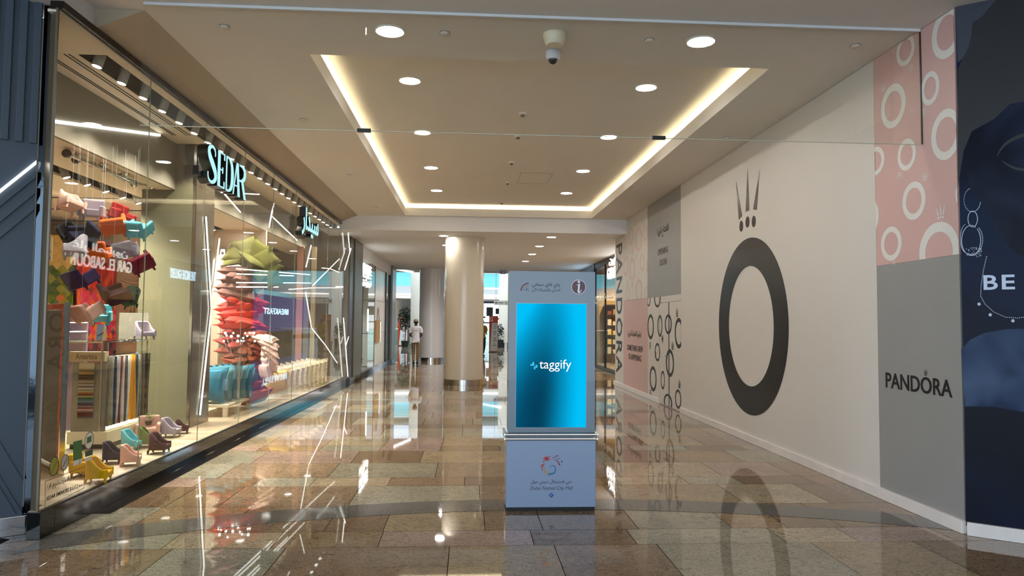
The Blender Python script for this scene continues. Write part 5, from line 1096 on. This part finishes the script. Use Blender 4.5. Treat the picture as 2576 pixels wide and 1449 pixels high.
x0, z1_ = onp(1003, 730, 57.5); x1, z0_ = onp(1012, 840, 57.5); tag(MB().box(onp(996, 1, 57.5)[0], onp(1004, 1, 57.5)[0], 57.6, 57.9, 0, z1_).build('lit_strip', emis('warm strip', (1, .9, .65, 1), 1.4)), 'warm lit vertical strip of wall at the far left across the atrium', 'light')
def totem(px, Ytop, Y, w_, label, flip):
    x, zt_ = onp(px, Ytop, Y); t = thing('directory_totem', label, 'directory sign', (x, Y, 0)); P7 = Plane((0, Y, 0), (1, 0, 0), (0, 0, 1)); h_ = w_ / 2
    MB().box(x - h_, x + h_, Y, Y + .12, .03, zt_).build('body', mat('totem red', S(188, 62, 30), .4), t); MB().box(x - h_ - .02, x + h_ + .02, Y - .02, Y + .14, 0, .03).build('base', M_dark, t)
    m = MB(); m.poly(P7, [(x - h_ * .8, .06), (x + h_ * .92, .06), (x + h_ * .92, zt_ - .38), (x - h_ * .35, zt_ - .38)], .001, .006); m.build('list_panel', mat('totem white', S(214, 212, 206), .4), t)
    m = MB(); m.text(P7, 'G', x - h_ * .85, x - h_ * .2, zt_ - .3, zt_ - .06, .001, .006, bold=.02); m.build('letter', M_white, t)
    m = MB()
    for k in range(14):
        z_ = zt_ - .48 - k * .085
        if k % 4 != 3: m.pbox(P7, x - h_ * .05, x + h_ * (.5 + .25 * rnd.random()), z_ - .012, z_ + .012, .006, .008)
    m.build('list_line', M_ink, t)
totem(1242, 795, 38, .47, 'white and red directory totem marked G right of the cream column', 0)
totem(1014, 797, 47.0, .62, 'distant red and white directory totem marked G left of the white column', 0)
# tree
x, _ = onp(1020, 800, 45); t = thing('potted_tree', 'dark leafy tree in a pot behind the walking person', 'tree', (x, 45, 0)); MB().lathe((x, 45, 0), [(.2, 0), (.26, .4), (.24, .4)], 20).build('pot', M_dark, t); MB().tube([(x, 45, .4), (x + .03, 45, 1.4)], .03, 8).build('trunk', mat('bark', S(80, 60, 44), .8), t)
def leaves(t, c, r, n, s, nm='foliage'):
    m = MB()
    for i in range(n):
        d = Vector((rnd.gauss(0, 1), rnd.gauss(0, 1), rnd.gauss(0, 1))).normalized() * (rnd.random() ** .5); p_ = Vector(c) + Vector((d.x * r[0], d.y * r[1], d.z * r[2]))
        u = Vector((rnd.gauss(0, 1), rnd.gauss(0, 1), rnd.gauss(0, 1))).normalized(); v = u.cross(Vector((.3, .5, .8))).normalized(); m.add([p_, p_ + u * s * .5 + v * s * .25, p_ + u * s, p_ + u * s * .5 - v * s * .25], [(0, 1, 2, 3)])
    m.build(nm, mat('tree leaf', S(38, 52, 36), .6, noise=.3, nscale=8), t)
leaves(t, (x, 45, 1.75), (.48, .4, .85), 900, .14)
x, _ = onp(1257, 820, 45.6); t = thing('potted_shrub', 'small dark shrub in a pot behind the right directory totem', 'plant', (x, 45.2, 0)); MB().lathe((x, 45.2, 0), [(.2, 0), (.25, .5), (.22, .5)], 16).build('pot', M_dark, t); leaves(t, (x, 45.2, 1.0), (.25, .25, .55), 300, .12)
# hanging direction sign and exit sign
x0, z1_ = onp(1243, 756, 40); x1, z0_ = onp(1300, 768, 40); z0_ = z1_ - .25; t = thing('direction_sign', 'long pale hanging sign with arrow and pictograms near the kiosk', 'sign', (x0, 40, z0_)); P8 = Plane((0, 40, 0), (1, 0, 0), (0, 0, 1))
MB().box(x0, x1, 40, 40.08, z0_, z1_).build('board', mat('pale sign', S(206, 200, 184), .5), t)
m = MB(); zm = (z0_ + z1_) / 2; m.poly(P8, [(x0 + .05, zm), (x0 + .13, zm + .06), (x0 + .13, zm + .02), (x0 + .2, zm + .02), (x0 + .2, zm - .02), (x0 + .13, zm - .02), (x0 + .13, zm - .06)], .001, .004)
for k in range(4): m.pbox(P8, x0 + .26 + k * .07, x0 + .31 + k * .07, zm - .02, zm + .02, .001, .004)
for k in (0, 1, 2): m.ring(P8, x0 + .68 + k * .25, zm, .08, .08, .06, .06, .001, .004, n=4)
m.build('pictogram', M_ink, t)
for x in (x0 + .1, x1 - .1): MB().tube([(x, 40.04, z1_), (x, 40.04, 5.5)], .01, 6).build('hanger', M_steel, t)
q = ony(1265, 682, 29.5); t = thing('exit_sign', 'small violet tinted box sign hanging under the far ceiling left of the kiosk', 'sign', (q.x, 29.5, 3.7)); MB().box(q.x - .12, q.x + .12, 29.5, 29.56, q.z - .12, q.z + .1).build('box', mat('sign glass', S(120, 124, 160), .2), t); MB().box(q.x - .015, q.x + .015, 29.52, 29.54, q.z + .1, HL).build('hanger', M_dark, t)
m = MB(); P9 = Plane((0, 29.5, 0), (1, 0, 0), (0, 0, 1)); m.ring(P9, q.x, q.z - .01, .08, .075, .06, .055, .001, .004, n=4); m.build('symbol', M_white, t)

# ================================================================== KIOSK
YK = 6.08; PK = Plane((0, YK, 0), (1, 0, 0), (0, 0, 1)); kx0, kx1 = .345, 1.092
t = thing('information_kiosk', 'freestanding blue grey information kiosk with a lit cyan screen', 'kiosk', (.72, 6.2, 0))
MB().box(kx0 + .0, kx1 + .004, YK + .02, YK + .3, .001, .03).build('base', mat('matt black', S(8, 8, 9), .6), t)
MB().box(kx0 - .012, kx1 + .010, YK, YK + .32, .031, .598).build('lower_cabinet', M_kiosk2, t, bevel=.004)
# upper cabinet with a real opening for the screen
s0, s1 = PK.pix(1300, 763), PK.pix(1474, 1075); sx0, sx1, sz0, sz1 = s0[0], s1[0], s1[1], s0[1]
m = MB(); yy0, yy1 = YK, YK + .2
for a, b, c_, d in ((kx0, sx0, .665, 2.045), (sx1, kx1, .665, 2.045), (sx0, sx1, sz1, 2.045), (sx0, sx1, .665, sz0)): m.box(a, b, yy0, yy1, c_, d)
m.box(sx0, sx1, yy0 + .03, yy1, sz0, sz1); m.build('upper_cabinet', M_kiosk, t)
m = MB(); m.box(sx0 - .004, sx0, YK - .002, YK + .01, sz0 - .004, sz1 + .004); m.box(sx1, sx1 + .004, YK - .002, YK + .01, sz0 - .004, sz1 + .004); m.box(sx0, sx1, YK - .002, YK + .01, sz1, sz1 + .004); m.box(sx0, sx1, YK - .002, YK + .01, sz0 - .004, sz0); m.build('screen_bezel', M_kiosk2, t)
for z_ in (.603, .64): m = MB(); m.tube([(kx0 - .025, YK - .012, z_ + .008), (kx1 + .02, YK - .012, z_ + .008)], .013, 12); m.tube([(kx0 - .02, YK - .012, z_ + .008), (kx0 - .02, YK + .3, z_ + .008)], .013, 12); m.tube([(kx1 + .015, YK - .012, z_ + .008), (kx1 + .015, YK + .3, z_ + .008)], .013, 12); m.build('chrome_rail', M_chrome, t, smooth=True)
MB().box(kx0 + .01, kx1 - .01, YK + .005, YK + .28, .599, .664).build('waist', M_kiosk, t)
def screen_mat():
    m = bpy.data.materials.new('kiosk screen'); m.use_nodes = True; nt = m.node_tree; nt.nodes.clear(); N = nt.nodes.new; L = nt.links.new
    tc = N('ShaderNodeTexCoord'); sp = N('ShaderNodeSeparateXYZ'); L(tc.outputs['Generated'], sp.inputs[0])
    def ma(op, a, b=None, c=None):
        k = N('ShaderNodeMath'); k.operation = op
        for i, v in enumerate((a, b, c)):
            if v is None: continue
            if isinstance(v, (int, float)): k.inputs[i].default_value = v
            else: L(v, k.inputs[i])
        return k.outputs[0]
    x, z = sp.outputs['X'], sp.outputs['Z']
    ctr = ma('MULTIPLY_ADD', z, .20, .28); off = ma('SUBTRACT', x, ctr); dx = ma('MAXIMUM', ma('DIVIDE', off, ma('MULTIPLY_ADD', z, -.12, .60)), ma('DIVIDE', ma('MULTIPLY', off, -1), ma('MULTIPLY_ADD', z, -.9, 1.25))); dz = ma('DIVIDE', ma('SUBTRACT', z, .16), 1.0)
    dz = ma('MAXIMUM', dz, 0)
    d = ma('SQRT', ma('ADD', ma('MULTIPLY', dx, dx), ma('MULTIPLY', ma('MULTIPLY', dz, dz), .62)))
    r = N('ShaderNodeValToRGB'); L(d, r.inputs[0]); e = r.color_ramp.elements; e[0].position = .0; e[0].color = S(4, 60, 88); e[1].position = 1.0; e[1].color = S(2, 194, 250)
    for p_, c_ in ((.25, S(4, 74, 104)), (.5, S(4, 126, 168)), (.75, S(2, 164, 216))): k = e.new(p_); k.color = c_
    r.color_ramp.interpolation = 'B_SPLINE'; em = N('ShaderNodeEmission'); L(r.outputs[0], em.inputs[0]); em.inputs[1].default_value = EK; o = N('ShaderNodeOutputMaterial'); L(em.outputs[0], o.inputs[0]); return m
sc_ = MB().box(sx0, sx1, YK + .004, YK + .03, sz0, sz1).build('screen', screen_mat(), t)
M_txt = emis('screen white', (1, 1, 1, 1), 1.0); M_cy = emis('screen cyan', S(64, 190, 226), 1.0); PKs = Plane((0, YK + .004, 0), (1, 0, 0), (0, 0, 1))
def box_px(P, x0, y0, x1, y1): a = P.pix(x0, y0); b = P.pix(x1, y1); return a[0], b[0], b[1], a[1]
m = MB(); a0, a1, bb0, bb1 = box_px(PKs, 1357, 904, 1437, 935); m.text(PKs, 'taggify', a0, a1, bb0, bb1, .0002, .001, bold=.0); m.build('screen_lettering', M_txt, sc_)
m = MB()
for pts in ([(1334, 916), (1342, 916), (1342, 908), (1346, 908), (1346, 920), (1334, 920)], [(1343, 922), (1352, 922), (1352, 918), (1353, 918), (1353, 913), (1348, 913), (1348, 911), (1348, 922)]): pass
m.poly(PKs, [PKs.pix(*q) for q in ((1334, 916), (1339, 916), (1339, 911), (1344, 911), (1344, 920), (1334, 920))], .0002, .001); m.poly(PKs, [PKs.pix(*q) for q in ((1343, 922), (1343, 929), (1347, 929), (1347, 925), (1352, 925), (1352, 918), (1347, 918), (1347, 922))], .0002, .001); m.build('screen_logo', M_cy, sc_)
# upper graphics
a, b = PK.pix(1330, 732); u_ = YK / FPX
for r, cn, cc in ((21, 'wifi red', S(110, 20, 50)), (15, 'wifi tan', S(150, 124, 108)), (9, 'wifi blue', S(60, 110, 150))):
    m = MB(); m.ring(PK, a, b, r * u_, r * u_, (r - 3.2) * u_, (r - 3.2) * u_, .0003, .001, n=14, a0=pi / 2, a1=pi); m.build('wifi_arc', mat(cn, cc, .4), t)
m = MB(); m.poly(PK, [(a, b), (a, b + 4 * u_), (a - 4 * u_, b)], .0003, .001); m.build('wifi_arc', mat('wifi blue', S(60, 110, 150), .4), t)
m = MB(); m.text(PK, arab('واي فاي مجاني'), *box_px(PK, 1338, 711, 1409, 724)[:2], PK.pix(1370, 724)[1], PK.pix(1370, 711)[1], .0003, .001, bold=.02); m.text(PK, arab('اتصل بالشبكة الآن'), *box_px(PK, 1338, 727, 1409, 735)[:2], PK.pix(1370, 735)[1], PK.pix(1370, 725)[1], .0003, .001, bold=.015); m.build('lettering', mat('navy ink', S(28, 34, 60), .4), t)
a, b = PK.pix(1455.5, 722); o = MB(); o.disc(PK, a, b, 18.8 * u_, None, .0003, .002, 40); ib = o.build('information_badge', mat('badge white', S(216, 208, 226), .4), t)
m = MB(); m.disc(PK, a, b, 17 * u_, None, .0021, .003, 40); m.build('badge_field', mat('badge red', S(84, 8, 12), .35), ib)
m = MB(); q = PK.pix(1456, 709); m.disc(PK, q[0], q[1], 3.2 * u_, None, .0031, .004, 16)
L8 = lambda *pts: [PK.pix(1240 + x / 8.05, 680 + y / 8.05) for x, y in pts]
m.poly(PK, L8((1695, 295), (1765, 268), (1752, 395), (1750, 430), (1765, 432), (1792, 392), (1800, 398), (1770, 450), (1740, 466), (1715, 452), (1712, 425), (1726, 300), (1700, 305)), .0031, .004); m.build('badge_letter', M_txt if False else mat('badge letter', S(232, 240, 246), .4), ib)
# lower emblem
Lk = lambda pts: [PK.pix(1300 + x / 8.05, 1120 + y / 8.05) for x, y in pts]
def st(m, pts, ws): m.stroke(PK, Lk(pts), [w_ / 8.05 * u_ for w_ in ws], .0003, .0012)
m = MB(); m.poly(PK, Lk([(510, 278), (560, 262), (580, 240), (640, 232), (690, 228), (670, 242), (630, 252), (650, 278), (700, 282), (640, 300), (590, 336), (600, 300), (570, 290), (545, 282)]), .0003, .0012); m.disc(PK, *Lk([(578, 226)])[0], 11 / 8.05 * u_, None, .0003, .0012, 12); m.build('emblem_red', mat('emblem red', S(176, 24, 44), .4), t)
m = MB(); st(m, [(580, 306), (550, 320), (520, 350)], [6, 20, 8]); m.poly(PK, Lk([(470, 432), (500, 405), (488, 385), (515, 395), (545, 372), (575, 365), (545, 400), (530, 440), (520, 470), (505, 430)]), .0003, .0012); st(m, [(490, 450), (508, 480), (525, 520)], [6, 18, 6]); m.build('emblem_orange', mat('emblem rust', S(168, 66, 56), .4), t)
m = MB(); st(m, [(552, 430), (555, 490), (585, 555), (625, 580)], [6, 30, 48, 20]); m.build('emblem_gold', mat('emblem tan', S(176, 130, 96), .4), t)
m = MB(); st(m, [(670, 474), (680, 430), (720, 412), (765, 430), (785, 485), (765, 545), (720, 578), (665, 580), (640, 600), (655, 622)], [4, 12, 18, 20, 24, 28, 34, 34, 18, 10]); m.build('emblem_teal', mat('emblem teal', S(44, 110, 150), .4), t)
m = MB(); st(m, [(750, 290), (800, 305), (845, 350), (868, 410)], [6, 16, 26, 36]); st(m, [(708, 246), (755, 250), (785, 222), (845, 214)], [4, 14, 16, 24]); m.build('emblem_plum', mat('emblem plum', S(150, 60, 100), .4), t)
m = MB()
for x, y, r in ((792, 253, 9), (825, 285, 9), (861, 271, 11), (909, 326, 16), (715, 206, 6), (722, 264, 6)): m.disc(PK, *Lk([(x, y)])[0], r / 8.05 * u_, None, .0003, .0012, 12)
m.build('emblem_dot', mat('navy ink', S(28, 34, 60), .4), t)
m = MB(); m.text(PK, arab('دبي فستيفال سيتي مول'), *box_px(PK, 1335, 1206, 1438, 1220)[:2], PK.pix(1386, 1220)[1], PK.pix(1386, 1206)[1], .0003, .001, bold=.01)
m.text(PK, 'Dubai Festival City Mall', *box_px(PK, 1334, 1222, 1441, 1234)[:2], PK.pix(1386, 1235)[1], PK.pix(1386, 1223)[1], .0003, .001, shear=.25); m.build('lettering', mat('navy ink', S(28, 34, 60), .4), t)
m = MB(); m.poly(PK, Lk([(700, 960), (755, 1015), (740, 1030), (724, 1022), (726, 1060), (705, 1052), (700, 1045), (695, 1052), (674, 1060), (676, 1022), (660, 1030), (645, 1015)]), .0003, .0012); m.build('arrow_mark', mat('arrow blue', S(20, 84, 150), .4), t)
m = MB(); m.disc(PK, *Lk([(700, 1008)])[0], 9 / 8.05 * u_, None, .0013, .002, 12); m.build('arrow_dot', mat('badge white', S(216, 208, 226), .4), t)

# ================================================================== PEOPLE
def skin_obj(name, nodes, edges, m_, parent, root=0, sub=2):
    me = bpy.data.meshes.new(name + '_skeleton'); off = worldoff(parent); me.from_pydata([tuple(n[0]) for n in nodes], edges, [])
    o = bpy.data.objects.new(name + '_skeleton', me); col.objects.link(o); o.modifiers.new('s', 'SKIN')
    if not me.skin_vertices: 
        bpy.context.view_layer.objects.active = o; o.select_set(True); bpy.ops.object.modifier_remove(modifier='s'); bpy.ops.object.modifier_add(type='SKIN')
    for i, n in enumerate(nodes):
        r = n[1] if isinstance(n[1], tuple) else (n[1], n[1]); me.skin_vertices[0].data[i].radius = r; me.skin_vertices[0].data[i].use_root = (i == root)
    sb = o.modifiers.new('u', 'SUBSURF'); sb.levels = sub; dg = bpy.context.evaluated_depsgraph_get(); dg.update()
    nm = bpy.data.meshes.new_from_object(o.evaluated_get(dg)); nm.name = name; bpy.data.objects.remove(o)
    nm.materials.clear(); nm.materials.append(m_); nm.polygons.foreach_set('use_smooth', [True] * len(nm.polygons))
    r_ = bpy.data.objects.new(name, nm); col.objects.link(r_); r_.parent = parent; return r_
def person(x, y, hgt, yaw, label, shirt, trousers, shoe, skinc, hairc, cap=None, elbow=.12):
    t = thing('person', label, 'person', (x, y, 0)); k = hgt / 1.75; sk = mat('skin %d' % int(skinc[0] * 1000), skinc, .5)
    def n(px, py, pz, r): return ((px * k, py * k, pz * k), (r[0] * k, r[1] * k) if isinstance(r, tuple) else r * k)
    # local frame: facing +y, mid stride; x right
    B = [n(0, 0, .95, (.14, .10)), n(0, .01, 1.12, (.13, .09)), n(0, .01, 1.32, (.16, .10)), n(0, 0, 1.45, (.10, .07)), n(0, .01, 1.53, .05), n(0, .02, 1.60, (.068, .082)), n(0, .02, 1.69, (.074, .09)), n(0, .015, 1.745, (.05, .06)),
         n(-.17, 0, 1.41, .055), n(-.215, -.02, 1.13, .042), n(-.15, .19, 1.08, .03), n(.17, 0, 1.41, .055), n(.215, -.02, 1.13, .042), n(.15, .19, 1.08, .03),
         n(-.09, 0, .86, .088), n(-.085, .06, .50, .055), n(-.075, -.06, .11, .038), n(-.075, .08, .045, .034), n(.09, 0, .86, .088), n(.08, .0, .49, .055), n(.07, .02, .11, .038), n(.07, .15, .045, .034)]
    E_ = [(0, 1), (1, 2), (2, 3), (3, 4), (4, 5), (5, 6), (6, 7), (3, 8), (8, 9), (9, 10), (3, 11), (11, 12), (12, 13), (0, 14), (14, 15), (15, 16), (16, 17), (0, 18), (18, 19), (19, 20), (20, 21)]
    # hands: palm then five separate fingers each side
    for sd, w_ in ((-1, 10), (1, 13)):
        i0 = len(B); B.append(n(sd * .12, .245, 1.075, (.028, .016))); E_.append((w_, i0))
        for f_, (dx, dz, L_) in enumerate(((-.022, .012, .06), (-.008, .018, .075), (.008, .016, .072), (.022, .008, .055), (.034, -.018, .045))):
            a = len(B); B.append(n(sd * .12 - sd * dx, .275, 1.075 + dz, .009)); B.append(n(sd * .12 - sd * dx * .8 - sd * L_ * .5, .275 + L_ * .6, 1.07 + dz * 1.2, .008)); E_ += [(i0, a), (a, a + 1)]
    body = skin_obj('body', B, E_, sk, t)
    T = [n(0, 0, 1.0, (.165, .125)), n(0, .01, 1.15, (.158, .118)), n(0, .01, 1.33, (.185, .12)), n(0, 0, 1.45, (.12, .085)), n(0, 0, 1.50, (.062, .06)), n(-.19, 0, 1.42, .078), n(-.225, -.01, 1.2, .068), n(.19, 0, 1.42, .078), n(.225, -.01, 1.2, .068), n(0, 0, .9, (.165, .125))]
    skin_obj('shirt', T, [(0, 1), (1, 2), (2, 3), (3, 4), (3, 5), (5, 6), (3, 7), (7, 8), (0, 9)], mat('cloth %s' % label[:12], shirt, .8), t)
    Q = [n(0, 0, .97, (.145, .115)), n(-.09, 0, .85, .1), n(-.088, .06, .5, .072), n(-.076, -.055, .12, .056), n(.09, 0, .85, .1), n(.083, .0, .49, .072), n(.071, .02, .12, .056)]
    skin_obj('trousers', Q, [(0, 1), (1, 2), (2, 3), (0, 4), (4, 5), (5, 6)], mat('trousers %s' % label[:12], trousers, .8), t)
    for sx, yy in ((-.076, -.05), (.071, .03)):
        m = MB(); o_ = Vector((x, y, 0)); m.sphere(o_ + Vector((sx * k, (yy + .06) * k, .045 * k)), .13 * k, 14, 8, (.42, 1.05, .36)); m.sphere(o_ + Vector((sx * k, yy * k, .075 * k)), .055 * k, 12, 8, (.85, 1, 1.1)); m.build('shoe', mat('shoe dark', shoe, .4), t, smooth=True)
    o_ = Vector((x, y, 0)); hm = MB(); hm.sphere(o_ + Vector((0, .0, 1.675)) * k, .098 * k, 18, 12, (.9, 1.02, 1.0)); h_ = hm.build('hair', mat('hair %s' % label[:12], hairc, .8), t, smooth=True)
    m = MB()
    for sx in (-1, 1): m.sphere(o_ + Vector((sx * .083, .02, 1.64)) * k, .026 * k, 8, 6, (.4, .8, 1.2))
    m.build('ear', sk, t, smooth=True)
    m = MB(); m.sphere(o_ + Vector((0, .112, 1.635)) * k, .016 * k, 8, 6, (.8, 1.2, 1.5)); m.build('nose', sk, t, smooth=True)
    m = MB()
    for sx in (-1, 1): m.sphere(o_ + Vector((sx * .03, .1, 1.655)) * k, .009 * k, 8, 6)
    m.build('eye', M_white, t, smooth=True); m = MB(); m.sphere(o_ + Vector((0, .104, 1.595)) * k, .02 * k, 8, 6, (1.2, .4, .3)); m.build('mouth', mat('lips', S(120, 60, 56), .5), t, smooth=True)
    if cap:
        m = MB(); m.sphere(o_ + Vector((0, .005, 1.70)) * k, .105 * k, 18, 10, (.92, 1.05, .78)); m.sphere(o_ + Vector((0, .13, 1.685)) * k, .085 * k, 14, 6, (.85, .8, .12)); m.build('cap', mat('cap tan', cap, .8), t, smooth=True)
    t.rotation_euler = (0, 0, yaw); return t
q = onz(1045, 917)
tp = person(q.x, q.y, 1.68, radians(4), 'person seen from behind walking in white polo shirt, khaki trousers and cap', S(206, 206, 214), S(120, 98, 66), S(24, 22, 22), S(54, 38, 30), S(20, 18, 17), S(150, 136, 104))
m = MB(); P_ = Plane((q.x, q.y - .142, 0), (1, 0, 0), (0, 0, 1)); m.pbox(P_, -.1, .1, 1.262, 1.275, .0, .004); m.build('back_print', M_taupe, tp)
x, _ = onp(1214, 860, 33.5); person(x - .02, 33.5, 1.7, radians(200), 'person in yellow top and dark jeans half hidden by the cream column', S(206, 160, 24), S(40, 46, 70), S(20, 20, 22), S(120, 84, 62), S(24, 20, 18))
